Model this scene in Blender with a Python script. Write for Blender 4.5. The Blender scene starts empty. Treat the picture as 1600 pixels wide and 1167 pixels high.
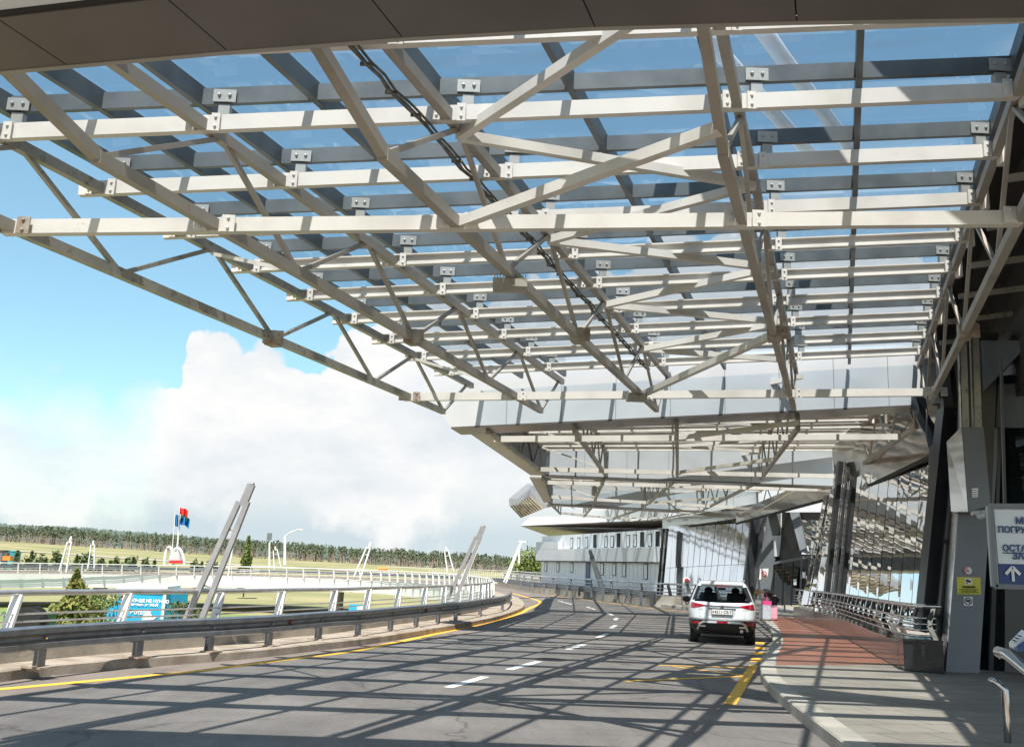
import bpy, bmesh, math, random
from mathutils import Vector, Matrix, Euler, noise
random.seed(7)
SC = bpy.context.scene
COL = SC.collection
V = Vector
# ------------------------------------------------------------------ camera
FPX, CH, ROLL, PITCH = 1556.0, 1.75, math.radians(2.3), math.radians(12.8355)
R0 = V((1, 0, 0)); U0 = V((0, -math.sin(PITCH), math.cos(PITCH))); FW = V((0, math.cos(PITCH), math.sin(PITCH)))
RT = math.cos(ROLL)*R0 + math.sin(ROLL)*U0
UP = -math.sin(ROLL)*R0 + math.cos(ROLL)*U0
EYE = V((0, 0, CH))
def ray(px, py): return RT*((px-800)/FPX) + UP*((533.5-py)/FPX) + FW
def C(px, py, c): return EYE + ray(px, py)*c                 # surveyed point: sight line and distance
def W(px, py, y):
    d = ray(px, py); return EYE + d*(y/d.y)
def G(px, py, z=0.0):
    d = ray(px, py); return EYE + d*((z-CH)/d.z)
cd = bpy.data.cameras.new('camera'); cam = bpy.data.objects.new('camera', cd); COL.objects.link(cam)
cam.matrix_world = Matrix(((RT.x, UP.x, -FW.x, 0), (RT.y, UP.y, -FW.y, 0), (RT.z, UP.z, -FW.z, CH), (0, 0, 0, 1)))
cd.sensor_fit = 'HORIZONTAL'; cd.sensor_width = 36; cd.lens = 36*FPX/1600; cd.shift_y = -50/1600
cd.clip_start = 0.05; cd.clip_end = 12000
SC.camera = cam
# ------------------------------------------------------------------ materials
def mat(name, col, rough=0.6, metal=0.0, col2=None, scale=3.0, bump=0.0, bscale=30.0, detail=6, lo=.4, hi=.65, spec=None, coat=0):
    m = bpy.data.materials.new(name); m.use_nodes = True
    nt = m.node_tree; b = nt.nodes['Principled BSDF']
    b.inputs['Base Color'].default_value = (*col, 1); b.inputs['Roughness'].default_value = rough
    b.inputs['Metallic'].default_value = metal
    if coat: b.inputs['Coat Weight'].default_value = coat
    if spec is not None: b.inputs['Specular IOR Level'].default_value = spec
    tc = nt.nodes.new('ShaderNodeTexCoord')
    if col2:
        n = nt.nodes.new('ShaderNodeTexNoise'); n.inputs['Scale'].default_value = scale; n.inputs['Detail'].default_value = detail
        r = nt.nodes.new('ShaderNodeMapRange'); r.inputs['From Min'].default_value = lo; r.inputs['From Max'].default_value = hi
        x = nt.nodes.new('ShaderNodeMix'); x.data_type = 'RGBA'
        x.inputs['A'].default_value = (*col, 1); x.inputs['B'].default_value = (*col2, 1)
        nt.links.new(tc.outputs['Object'], n.inputs['Vector']); nt.links.new(n.outputs['Fac'], r.inputs['Value'])
        nt.links.new(r.outputs['Result'], x.inputs['Factor']); nt.links.new(x.outputs['Result'], b.inputs['Base Color'])
    if bump:
        n2 = nt.nodes.new('ShaderNodeTexNoise'); n2.inputs['Scale'].default_value = bscale; n2.inputs['Detail'].default_value = 4
        bp = nt.nodes.new('ShaderNodeBump'); bp.inputs['Strength'].default_value = bump; bp.inputs['Distance'].default_value = .02
        nt.links.new(tc.outputs['Object'], n2.inputs['Vector']); nt.links.new(n2.outputs['Fac'], bp.inputs['Height'])
        nt.links.new(bp.outputs['Normal'], b.inputs['Normal'])
    return m
def rusty(name, col, stain, rust, rough=.5, metal=0.0, amt=.60):
    m = mat(name, col, rough, metal, stain, 1.3, .12, 60, 8, .45, .75)
    nt = m.node_tree; b = nt.nodes['Principled BSDF']
    src = b.inputs['Base Color'].links[0].from_socket
    tc = nt.nodes.new('ShaderNodeTexCoord')
    n = nt.nodes.new('ShaderNodeTexNoise'); n.inputs['Scale'].default_value = 6; n.inputs['Detail'].default_value = 10; n.inputs['Roughness'].default_value = .75
    r = nt.nodes.new('ShaderNodeMapRange'); r.inputs['From Min'].default_value = amt; r.inputs['From Max'].default_value = amt+.1
    r.inputs['To Max'].default_value = .75
    x = nt.nodes.new('ShaderNodeMix'); x.data_type = 'RGBA'; x.inputs['B'].default_value = (*rust, 1)
    nt.links.new(tc.outputs['Object'], n.inputs['Vector']); nt.links.new(n.outputs['Fac'], r.inputs['Value'])
    nt.links.new(r.outputs['Result'], x.inputs['Factor']); nt.links.new(src, x.inputs['A']); nt.links.new(x.outputs['Result'], b.inputs['Base Color'])
    return m
M = {}
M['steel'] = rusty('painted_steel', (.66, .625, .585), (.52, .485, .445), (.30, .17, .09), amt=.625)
M['truss'] = rusty('shaded_truss_paint', (.36, .322, .288), (.26, .23, .20), (.20, .125, .075), amt=.60)  # base darkened to carry the shade of the truss undersides; stains and rust on top
M['steel_dirty'] = rusty('dirty_painted_steel', (.38, .355, .31), (.24, .225, .19), (.13, .12, .07), amt=.53)
M['galv'] = mat('grey_glazing_steel', (.125, .14, .148), .45, .3, (.085, .097, .105), 2.0, .05)
M['darksteel'] = mat('black_steel', (.018, .018, .02), .35, .2, (.03, .03, .032), 2)
M['cable'] = mat('cable_grey', (.07, .07, .07), .6, 0, (.16, .15, .14), 9)
M['bolt'] = mat('bolt_metal', (.45, .42, .38), .4, .6)
M['bracket'] = rusty('bracket_plate', (.36, .365, .355), (.28, .27, .25), (.30, .17, .10), .5, .3, .62)
M['rustplate'] = mat('weathered_plate', (.42, .38, .33), .6, .2, (.25, .17, .12), 5)
M['clad'] = mat('silver_cladding', (.55, .58, .61), .42, .2, (.49, .52, .56), .5, .03, 2)
M['clad_end'] = mat('pale_cladding', (.66, .68, .70), .4, .2, (.60, .62, .65), .5)
M['soffit'] = mat('brown_soffit', (.165, .145, .138), .34, .4, (.13, .113, .108), .7, .02, 3)
M['soffit_warm'] = mat('warm_soffit', (.36, .335, .32), .4, .35, (.31, .285, .27), .7)
M['joint'] = mat('joint_gap', (.02, .02, .022), .8)
M['joint_soft'] = mat('joint_shade', (.16, .17, .18), .8)
M['greywall'] = mat('grey_panel', (.17, .185, .20), .45, .3, (.145, .155, .17), .8)
M['darkwall'] = mat('dark_panel', (.10, .095, .09), .5, .2, (.075, .07, .068), .6)
M['chrome'] = mat('stainless', (.62, .61, .60), .18, 1.0, (.5, .48, .46), 8)
M['rail'] = mat('galvanised_rail', (.27, .29, .31), .34, .7, (.20, .22, .24), 4, .05)
M['mast'] = mat('mast_grey', (.34, .35, .37), .42, .3, (.27, .28, .30), 3)
M['railwhite'] = mat('white_rail', (.72, .73, .73), .4, .1, (.60, .61, .62), 2)
M['railsteel'] = mat('brushed_rail', (.55, .55, .56), .3, .7, (.45, .43, .42), 5)
M['concrete'] = mat('concrete', (.42, .385, .33), .85, 0, (.30, .275, .235), 1.6, .3, 20)
M['patch'] = mat('road_patch', (.150, .136, .126), .8, 0, (.115, .105, .10), 3, .3, 90)
M['kerb'] = mat('kerb_stone', (.34, .305, .26), .85, 0, (.22, .19, .155), 2.0, .3, 20)
M['fascia_white'] = mat('white_concrete', (.74, .75, .76), .7, 0, (.68, .69, .70), .3, .05)
M['white'] = mat('white_paint', (.80, .80, .78), .6, 0, (.70, .70, .68), 6)
M['worn_white'] = mat('worn_white_paint', (.74, .73, .70), .75, 0, (.30, .29, .28), 9, 0, 30, 8, .52, .7)
M['yellow'] = mat('yellow_marking', (.86, .46, .045), .75, 0, (.60, .34, .08), 7, 0, 30, 8, .5, .72)
M['granite'] = mat('black_granite', (.018, .019, .021), .14, 0, (.03, .031, .033), 30)
M['redgranite'] = mat('polished_plinth_granite', (.13, .105, .095), .12, 0, (.09, .08, .075), 30, .0, 30, 6, .4, .65, .8)
M['rubber'] = mat('rubber', (.015, .015, .016), .8, 0, None, 1, .2)
M['grass'] = mat('meadow', (.17, .185, .075), .95, 0, (.30, .275, .14), .025, .0, 5, 12, .36, .64)
M['lawn'] = mat('lawn', (.145, .20, .055), .95, 0, (.21, .24, .08), .3)
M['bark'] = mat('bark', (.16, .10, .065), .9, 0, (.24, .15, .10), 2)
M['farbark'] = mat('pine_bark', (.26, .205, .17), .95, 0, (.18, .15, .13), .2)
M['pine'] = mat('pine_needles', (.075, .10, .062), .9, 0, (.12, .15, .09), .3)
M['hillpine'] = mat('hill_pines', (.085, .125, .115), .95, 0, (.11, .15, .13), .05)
M['leaf'] = mat('leaves', (.10, .15, .035), .8, 0, (.17, .21, .06), 2)
M['leafdark'] = mat('dark_leaves', (.055, .095, .03), .8, 0, (.10, .14, .045), 2)
M['leafyellow'] = mat('spring_leaves', (.21, .21, .055), .8, 0, (.13, .17, .04), 2)
M['blue'] = mat('blue_panel', (.015, .34, .60), .5, 0, (.02, .38, .64), 1)
M['red'] = mat('red_panel', (.62, .03, .035), .5)
M['navy'] = mat('navy_panel', (.008, .045, .17), .35)
M['signwhite'] = mat('sign_white', (.66, .71, .74), .35)
M['carpaint'] = mat('white_car_paint', (.66, .68, .70), .28, 0, None, coat=.7)
M['blackplastic'] = mat('black_plastic', (.014, .014, .015), .5, 0, None, 1, .1, 200)
M['silverplastic'] = mat('silver_trim', (.55, .55, .55), .35, .6)
M['redlens'] = mat('red_lens', (.26, .003, .012), .12, 0, (.42, .008, .02), 12, coat=.6)
M['skin'] = mat('skin', (.52, .32, .23), .55)
M['hair'] = mat('fair_hair', (.42, .27, .11), .5, 0, (.25, .15, .06), 25)
M['blackcloth'] = mat('black_cloth', (.014, .014, .016), .85)
M['denim'] = mat('dark_trousers', (.03, .03, .045), .85)
M['pink'] = mat('pink_shell', (.80, .08, .30), .3)
M['palepink'] = mat('pale_pink_shell', (.78, .42, .50), .35)
M['film'] = mat('wrapped_suitcase', (.62, .64, .68), .22, 0, (.42, .44, .50), 22, .6, 40)
M['yellowsign'] = mat('yellow_notice', (.62, .58, .06), .5)
M['pigeon'] = mat('pigeon_feathers', (.06, .065, .075), .7, 0, (.12, .12, .14), 20)
M['green'] = mat('green_paint', (.03, .16, .05), .6)
M['orange'] = mat('orange_paint', (.75, .22, .03), .6)
M['teal'] = mat('teal_paint', (.05, .26, .30), .6)
M['wood'] = mat('slatted_wood', (.44, .40, .30), .7, 0, (.34, .30, .22), 4)
M['flagred'] = mat('red_flag_cloth', (.75, .04, .03), .7)
M['flagblue'] = mat('blue_flag_cloth', (.02, .22, .55), .7)

def node_mat(name):
    m = bpy.data.materials.new(name); m.use_nodes = True; m.node_tree.nodes.clear()
    return m, m.node_tree, m.node_tree.nodes, m.node_tree.links
def glass_roof():
    m, nt, N, L = node_mat('tinted_roof_glass')
    o = N.new('ShaderNodeOutputMaterial'); t = N.new('ShaderNodeBsdfTransparent'); g = N.new('ShaderNodeBsdfGlossy'); mx = N.new('ShaderNodeMixShader')
    d = N.new('ShaderNodeBsdfDiffuse'); d.inputs['Color'].default_value = (.55, .62, .66, 1); mx2 = N.new('ShaderNodeMixShader')
    t.inputs['Color'].default_value = (.73, .81, .87, 1); g.inputs['Roughness'].default_value = .02; g.inputs['Color'].default_value = (.8, .9, 1, 1)
    lw = N.new('ShaderNodeFresnel'); lw.inputs['IOR'].default_value = 1.5
    tc = N.new('ShaderNodeTexCoord'); n = N.new('ShaderNodeTexNoise'); n.inputs['Scale'].default_value = .9; n.inputs['Detail'].default_value = 5
    mp = N.new('ShaderNodeMapping'); mp.inputs['Scale'].default_value = (.5, 2.2, 1); L.new(tc.outputs['Object'], mp.inputs['Vector']); L.new(mp.outputs['Vector'], n.inputs['Vector'])
    r = N.new('ShaderNodeMapRange'); r.inputs['From Min'].default_value = .52; r.inputs['From Max'].default_value = .66; r.inputs['To Min'].default_value = .0; r.inputs['To Max'].default_value = .13  # pale diffuse streaks imitate white reflections in the glass, along with smudges
    L.new(n.outputs['Fac'], r.inputs['Value']); L.new(r.outputs['Result'], mx2.inputs['Fac'])
    L.new(lw.outputs['Fac'], mx.inputs['Fac']); L.new(t.outputs[0], mx.inputs[1]); L.new(g.outputs[0], mx.inputs[2])
    L.new(mx.outputs[0], mx2.inputs[1]); L.new(d.outputs[0], mx2.inputs[2]); L.new(mx2.outputs[0], o.inputs['Surface'])
    return m
M['roofglass'] = glass_roof()
def dark_glass(name, tint, refl=1.5, base=(.01, .02, .025)):
    m, nt, N, L = node_mat(name)
    o = N.new('ShaderNodeOutputMaterial'); t = N.new('ShaderNodeBsdfTransparent'); g = N.new('ShaderNodeBsdfGlossy'); mx = N.new('ShaderNodeMixShader')
    t.inputs['Color'].default_value = (*tint, 1); g.inputs['Roughness'].default_value = .015
    lw = N.new('ShaderNodeFresnel'); lw.inputs['IOR'].default_value = refl
    L.new(lw.outputs['Fac'], mx.inputs['Fac']); L.new(t.outputs[0], mx.inputs[1]); L.new(g.outputs[0], mx.inputs[2]); L.new(mx.outputs[0], o.inputs['Surface'])
    return m
M['darkglass'] = dark_glass('dark_teal_glass', (.10, .17, .19), 1.55)
M['carglass'] = dark_glass('car_glass', (.30, .36, .38), 1.5)
def mirror(name, col, rough, amp, metal=1.0, wscale=(.9, .9, .45)):
    m = mat(name, col, rough, metal)
    nt = m.node_tree; N = nt.nodes; L = nt.links; b = N['Principled BSDF']
    tc = N.new('ShaderNodeTexCoord'); mp = N.new('ShaderNodeMapping'); mp.inputs['Scale'].default_value = wscale
    n = N.new('ShaderNodeTexNoise'); n.inputs['Scale'].default_value = 1.0; n.inputs['Detail'].default_value = 1.5
    bp = N.new('ShaderNodeBump'); bp.inputs['Strength'].default_value = 1; bp.inputs['Distance'].default_value = amp
    L.new(tc.outputs['Object'], mp.inputs['Vector']); L.new(mp.outputs['Vector'], n.inputs['Vector']); L.new(n.outputs['Fac'], bp.inputs['Height']); L.new(bp.outputs['Normal'], b.inputs['Normal'])
    return m
M['mirror'] = mirror('mirror_cladding', (.86, .87, .88), .02, .005)
M['mirror_far'] = mirror('far_mirror_cladding', (.84, .86, .90), .09, .003, .9)
M['facade'] = mat('sky_tinted_metal_wall', (.70, .75, .81), .3, .2, (.65, .70, .77), .6)  # white-blue base stands in for the sky mirrored by the wing
M['shinyclad'] = mirror('polished_metal_panel', (.50, .48, .45), .13, .03, 1.0, (.5, .5, 1.2))
def asphalt():
    m = mat('asphalt', (.205, .180, .163), .85, 0, (.155, .138, .126), .35, .35, 90)
    nt = m.node_tree; N = nt.nodes; L = nt.links; b = N['Principled BSDF']; src = b.inputs['Base Color'].links[0].from_socket
    tc = N.new('ShaderNodeTexCoord'); n = N.new('ShaderNodeTexNoise'); n.inputs['Scale'].default_value = 28; n.inputs['Detail'].default_value = 8; n.inputs['Roughness'].default_value = .8
    r = N.new('ShaderNodeMapRange'); r.inputs['From Min'].default_value = .3; r.inputs['From Max'].default_value = .7; r.inputs['To Min'].default_value = .72; r.inputs['To Max'].default_value = 1.25
    x = N.new('ShaderNodeMix'); x.data_type = 'RGBA'; x.blend_type = 'MULTIPLY'; x.inputs['Factor'].default_value = 1
    L.new(tc.outputs['Object'], n.inputs['Vector']); L.new(n.outputs['Fac'], r.inputs['Value']); L.new(src, x.inputs['A']); L.new(r.outputs['Result'], x.inputs['B'])
    n3 = N.new('ShaderNodeTexVoronoi'); n3.feature = 'DISTANCE_TO_EDGE'; n3.inputs['Scale'].default_value = .22
    nw = N.new('ShaderNodeTexNoise'); nw.inputs['Scale'].default_value = 1.2; nw.inputs['Detail'].default_value = 4
    va = N.new('ShaderNodeVectorMath'); va.operation = 'ADD'; L.new(tc.outputs['Object'], va.inputs[0]); L.new(nw.outputs['Color'], va.inputs[1]); L.new(tc.outputs['Object'], nw.inputs['Vector'])
    L.new(va.outputs[0], n3.inputs['Vector'])
    r3 = N.new('ShaderNodeMapRange'); r3.inputs['From Min'].default_value = .0; r3.inputs['From Max'].default_value = .008; r3.inputs['To Min'].default_value = .55; r3.inputs['To Max'].default_value = 1
    L.new(n3.outputs['Distance'], r3.inputs['Value'])
    x2 = N.new('ShaderNodeMix'); x2.data_type = 'RGBA'; x2.blend_type = 'MULTIPLY'; x2.inputs['Factor'].default_value = 1
    L.new(x.outputs['Result'], x2.inputs['A']); L.new(r3.outputs['Result'], x2.inputs['B']); n5 = N.new('ShaderNodeTexNoise'); n5.inputs['Scale'].default_value = .9; n5.inputs['Detail'].default_value = 7; n5.inputs['Roughness'].default_value = .7
    mp5 = N.new('ShaderNodeMapping'); mp5.inputs['Scale'].default_value = (1.4, .35, 1); mp5.inputs['Rotation'].default_value = (0, 0, .2); L.new(tc.outputs['Object'], mp5.inputs['Vector']); L.new(mp5.outputs['Vector'], n5.inputs['Vector'])
    r5 = N.new('ShaderNodeMapRange'); r5.inputs['From Min'].default_value = .35; r5.inputs['From Max'].default_value = .68; r5.inputs['To Min'].default_value = .74; r5.inputs['To Max'].default_value = 1.14
    L.new(n5.outputs['Fac'], r5.inputs['Value'])
    x5 = N.new('ShaderNodeMix'); x5.data_type = 'RGBA'; x5.blend_type = 'MULTIPLY'; x5.inputs['Factor'].default_value = 1; L.new(x2.outputs['Result'], x5.inputs['A']); L.new(r5.outputs['Result'], x5.inputs['B'])
    L.new(x5.outputs['Result'], b.inputs['Base Color'])
    return m
M['asphalt'] = asphalt()
def paving(name, c1, c2, mortar, scale, bw, bh, rough, rot=0.0):
    m, nt, N, L = node_mat(name)
    o = N.new('ShaderNodeOutputMaterial'); b = N.new('ShaderNodeBsdfPrincipled'); b.inputs['Roughness'].default_value = rough
    tc = N.new('ShaderNodeTexCoord'); mp = N.new('ShaderNodeMapping'); mp.inputs['Rotation'].default_value = (0, 0, rot)
    br = N.new('ShaderNodeTexBrick'); br.inputs['Scale'].default_value = scale; br.inputs['Brick Width'].default_value = bw; br.inputs['Row Height'].default_value = bh
    br.inputs['Mortar Size'].default_value = .012; br.inputs['Color1'].default_value = (*c1, 1); br.inputs['Color2'].default_value = (*c2, 1); br.inputs['Mortar'].default_value = (*mortar, 1)
    n = N.new('ShaderNodeTexNoise'); n.inputs['Scale'].default_value = .8; n.inputs['Detail'].default_value = 6
    r = N.new('ShaderNodeMapRange'); r.inputs['From Min'].default_value = .3; r.inputs['From Max'].default_value = .7; r.inputs['To Min'].default_value = .75; r.inputs['To Max'].default_value = 1.15
    x = N.new('ShaderNodeMix'); x.data_type = 'RGBA'; x.blend_type = 'MULTIPLY'; x.inputs['Factor'].default_value = 1
    L.new(tc.outputs['Object'], mp.inputs['Vector']); L.new(mp.outputs['Vector'], br.inputs['Vector']); L.new(tc.outputs['Object'], n.inputs['Vector'])
    L.new(n.outputs['Fac'], r.inputs['Value']); L.new(br.outputs['Color'], x.inputs['A']); L.new(r.outputs['Result'], x.inputs['B'])
    L.new(x.outputs['Result'], b.inputs['Base Color']); L.new(b.outputs[0], o.inputs['Surface'])
    return m
M['redpave'] = paving('red_paving', (.38, .145, .088), (.32, .12, .075), (.17, .11, .09), 1, .3, .15, .34, -.25)
M['greypave'] = paving('grey_paving', (.29, .26, .22), (.25, .225, .19), (.14, .125, .105), 1, .6, .6, .6, -.25)

# ------------------------------------------------------------------ mesh tools
class MB:
    def __init__(s): s.v = []; s.f = []; s.sm = False
    def add(s, vs, fs):
        k = len(s.v); s.v += [V(a) for a in vs]; s.f += [tuple(i+k for i in f) for f in fs]; return s
    def box8(s, p): return s.add(p, [(0, 3, 2, 1), (4, 5, 6, 7), (0, 1, 5, 4), (1, 2, 6, 5), (2, 3, 7, 6), (3, 0, 4, 7)])
    def bar(s, a, b, w, h, up=V((0, 0, 1))):
        a = V(a); b = V(b); d = (b-a).normalized(); sd = d.cross(up)
        if sd.length < 1e-4: sd = d.cross(V((0, 1, 0)))
        sd.normalize(); u = sd.cross(d).normalized(); x = sd*w/2; y = u*h/2
        return s.box8([a-x-y, a+x-y, a+x+y, a-x+y, b-x-y, b+x-y, b+x+y, b-x+y])
    def ibar(s, a, b, w, h, t=.02):
        a = V(a); b = V(b); d = (b-a).normalized(); u = V((0, 0, 1)); u = (u-d*u.dot(d)).normalized()
        s.bar(a+u*(h/2-t/2), b+u*(h/2-t/2), w, t, u); s.bar(a-u*(h/2-t/2), b-u*(h/2-t/2), w, t, u)
        return s.bar(a, b, t*.8, h-2*t, u)
    def box(s, c, sx, sy, sz, rz=0.0):
        c = V(c); R = Matrix.Rotation(rz, 3, 'Z')
        return s.box8([c+R@V((x*sx/2, y*sy/2, z*sz/2)) for z in (-1, 1) for x, y in ((-1, -1), (1, -1), (1, 1), (-1, 1))])
    def prism(s, pts, d):
        n = len(pts); pts = [V(p) for p in pts]; d = V(d)
        return s.add(pts+[p+d for p in pts], [tuple(range(n))[::-1], tuple(range(n, 2*n))]+[(i, (i+1) % n, n+(i+1) % n, n+i) for i in range(n)])
    def tube(s, path, r, n=8, cap=True):
        path = [V(p) for p in path]; rings = []
        for i, p in enumerate(path):
            d = (path[min(i+1, len(path)-1)]-path[max(i-1, 0)]).normalized()
            up = V((0, 0, 1)) if abs(d.z) < .95 else V((1, 0, 0))
            sd = d.cross(up).normalized(); u = sd.cross(d)
            rr = r[i] if isinstance(r, (list, tuple)) else r
            rings.append([p+(sd*math.cos(2*math.pi*k/n)+u*math.sin(2*math.pi*k/n))*rr for k in range(n)])
        k0 = len(s.v)
        for q in rings: s.v += q
        for i in range(len(path)-1):
            for k in range(n):
                a = k0+i*n+k; b = k0+i*n+(k+1) % n; s.f.append((a, b, b+n, a+n))
        if cap: s.f.append(tuple(k0+k for k in range(n))[::-1]); s.f.append(tuple(k0+(len(path)-1)*n+k for k in range(n)))
        return s
    def ball(s, c, rx, ry=None, rz=None, n=8, m=5):
        ry = ry or rx; rz = rz or rx; c = V(c); k0 = len(s.v)
        for j in range(1, m):
            t = math.pi*j/m
            for i in range(n):
                a = 2*math.pi*i/n; s.v.append(c+V((rx*math.sin(t)*math.cos(a), ry*math.sin(t)*math.sin(a), rz*math.cos(t))))
        s.v.append(c+V((0, 0, rz))); s.v.append(c-V((0, 0, rz))); T = len(s.v)-2
        for j in range(m-2):
            for i in range(n): s.f.append((k0+j*n+i, k0+(j+1)*n+i, k0+(j+1)*n+(i+1) % n, k0+j*n+(i+1) % n))
        for i in range(n):
            s.f.append((T, k0+i, k0+(i+1) % n)); s.f.append((T+1, k0+(m-2)*n+(i+1) % n, k0+(m-2)*n+i))
        return s
    def strip(s, left, right, thick=None):
        n = len(left); k0 = len(s.v)
        s.v += [V(p) for p in left]+[V(p) for p in right]
        for i in range(n-1): s.f.append((k0+i, k0+n+i, k0+n+i+1, k0+i+1))
        return s
    def build(s, name, m, parent=None, origin=None, smooth=False):
        me = bpy.data.meshes.new(name)
        o = bpy.data.objects.new(name, me); COL.objects.link(o)
        if parent is not None:
            og = wloc(parent)
        elif origin is not None: og = V(origin); o.location = og
        else:
            xs = [p.x for p in s.v]; ys = [p.y for p in s.v]; zs = [p.z for p in s.v]
            og = V(((min(xs)+max(xs))/2, (min(ys)+max(ys))/2, min(zs))); o.location = og
        me.from_pydata([p-og for p in s.v], [], s.f); me.materials.append(M[m] if isinstance(m, str) else m)
        bm = bmesh.new(); bm.from_mesh(me); bmesh.ops.recalc_face_normals(bm, faces=bm.faces); bm.to_mesh(me); bm.free()
        if smooth:
            for p in me.polygons: p.use_smooth = True
        me.update()
        if parent is not None: o.parent = parent
        WL[o.name] = og
        return o
WL = {}
def wloc(o): return WL[o.name]
def thing(name, label, cat, loc, group=None):
    o = bpy.data.objects.new(name, None); COL.objects.link(o); o.location = V(loc); WL[o.name] = V(loc)
    o.empty_display_size = .2
    o['label'] = label; o['category'] = cat
    if group: o['group'] = group
    return o
def tag(o, label, cat, group=None):
    o['label'] = label; o['category'] = cat
    if group: o['group'] = group
    return o
def struct(o): o['kind'] = 'structure'; return o
def lerp(a, b, t): return a+(b-a)*t
def spline(pts, n=8):
    pts = [V(p) for p in pts]; out = []
    P = [pts[0]*2-pts[1]]+pts+[pts[-1]*2-pts[-2]]
    for i in range(1, len(P)-2):
        for k in range(n):
            t = k/n; a, b, c, d = P[i-1:i+3]
            out.append(.5*((2*b)+(c-a)*t+(2*a-5*b+4*c-d)*t*t+(3*b-a-3*c+d)*t**3))
    out.append(pts[-1]); return out
def offset(path, d, dz=0.0):
    out = []
    for i, p in enumerate(path):
        t = path[min(i+1, len(path)-1)]-path[max(i-1, 0)]; t.z = 0; t.normalize()
        out.append(p+V((t.y, -t.x, 0))*d+V((0, 0, dz)))
    return out
def resample(path, step, start=0.0):
    out = []; L = start; acc = 0
    for a, b in zip(path, path[1:]):
        l = (b-a).length
        while L <= acc+l:
            t = (L-acc)/l; q = lerp(a, b, t); tg = (b-a).normalized(); out.append((q, tg)); L += step
        acc += l
    return out
def text_mesh(body, size, name, m, parent, pos, xdir, updir, align='LEFT', ext=.002, bold=0.0):
    c = bpy.data.curves.new(name, 'FONT'); c.body = body; c.size = size; c.align_x = align; c.extrude = ext; c.offset = bold; c.resolution_u = 3
    t = bpy.data.objects.new(name, c); COL.objects.link(t)
    bpy.context.view_layer.update()
    me = bpy.data.meshes.new_from_object(t.evaluated_get(bpy.context.evaluated_depsgraph_get()))
    bpy.data.objects.remove(t)
    x = V(xdir).normalized(); u = V(updir); u = (u-x*u.dot(x)).normalized(); n = x.cross(u)
    R = Matrix((x, u, n)).transposed(); og = wloc(parent)
    for v in me.vertices: v.co = R@v.co+V(pos)-og
    me.materials.clear(); me.materials.append(M[m])
    o = bpy.data.objects.new(name, me); COL.objects.link(o); o.parent = parent; WL[o.name] = og
    return o
UZ = V((0, 0, 1))

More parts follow.
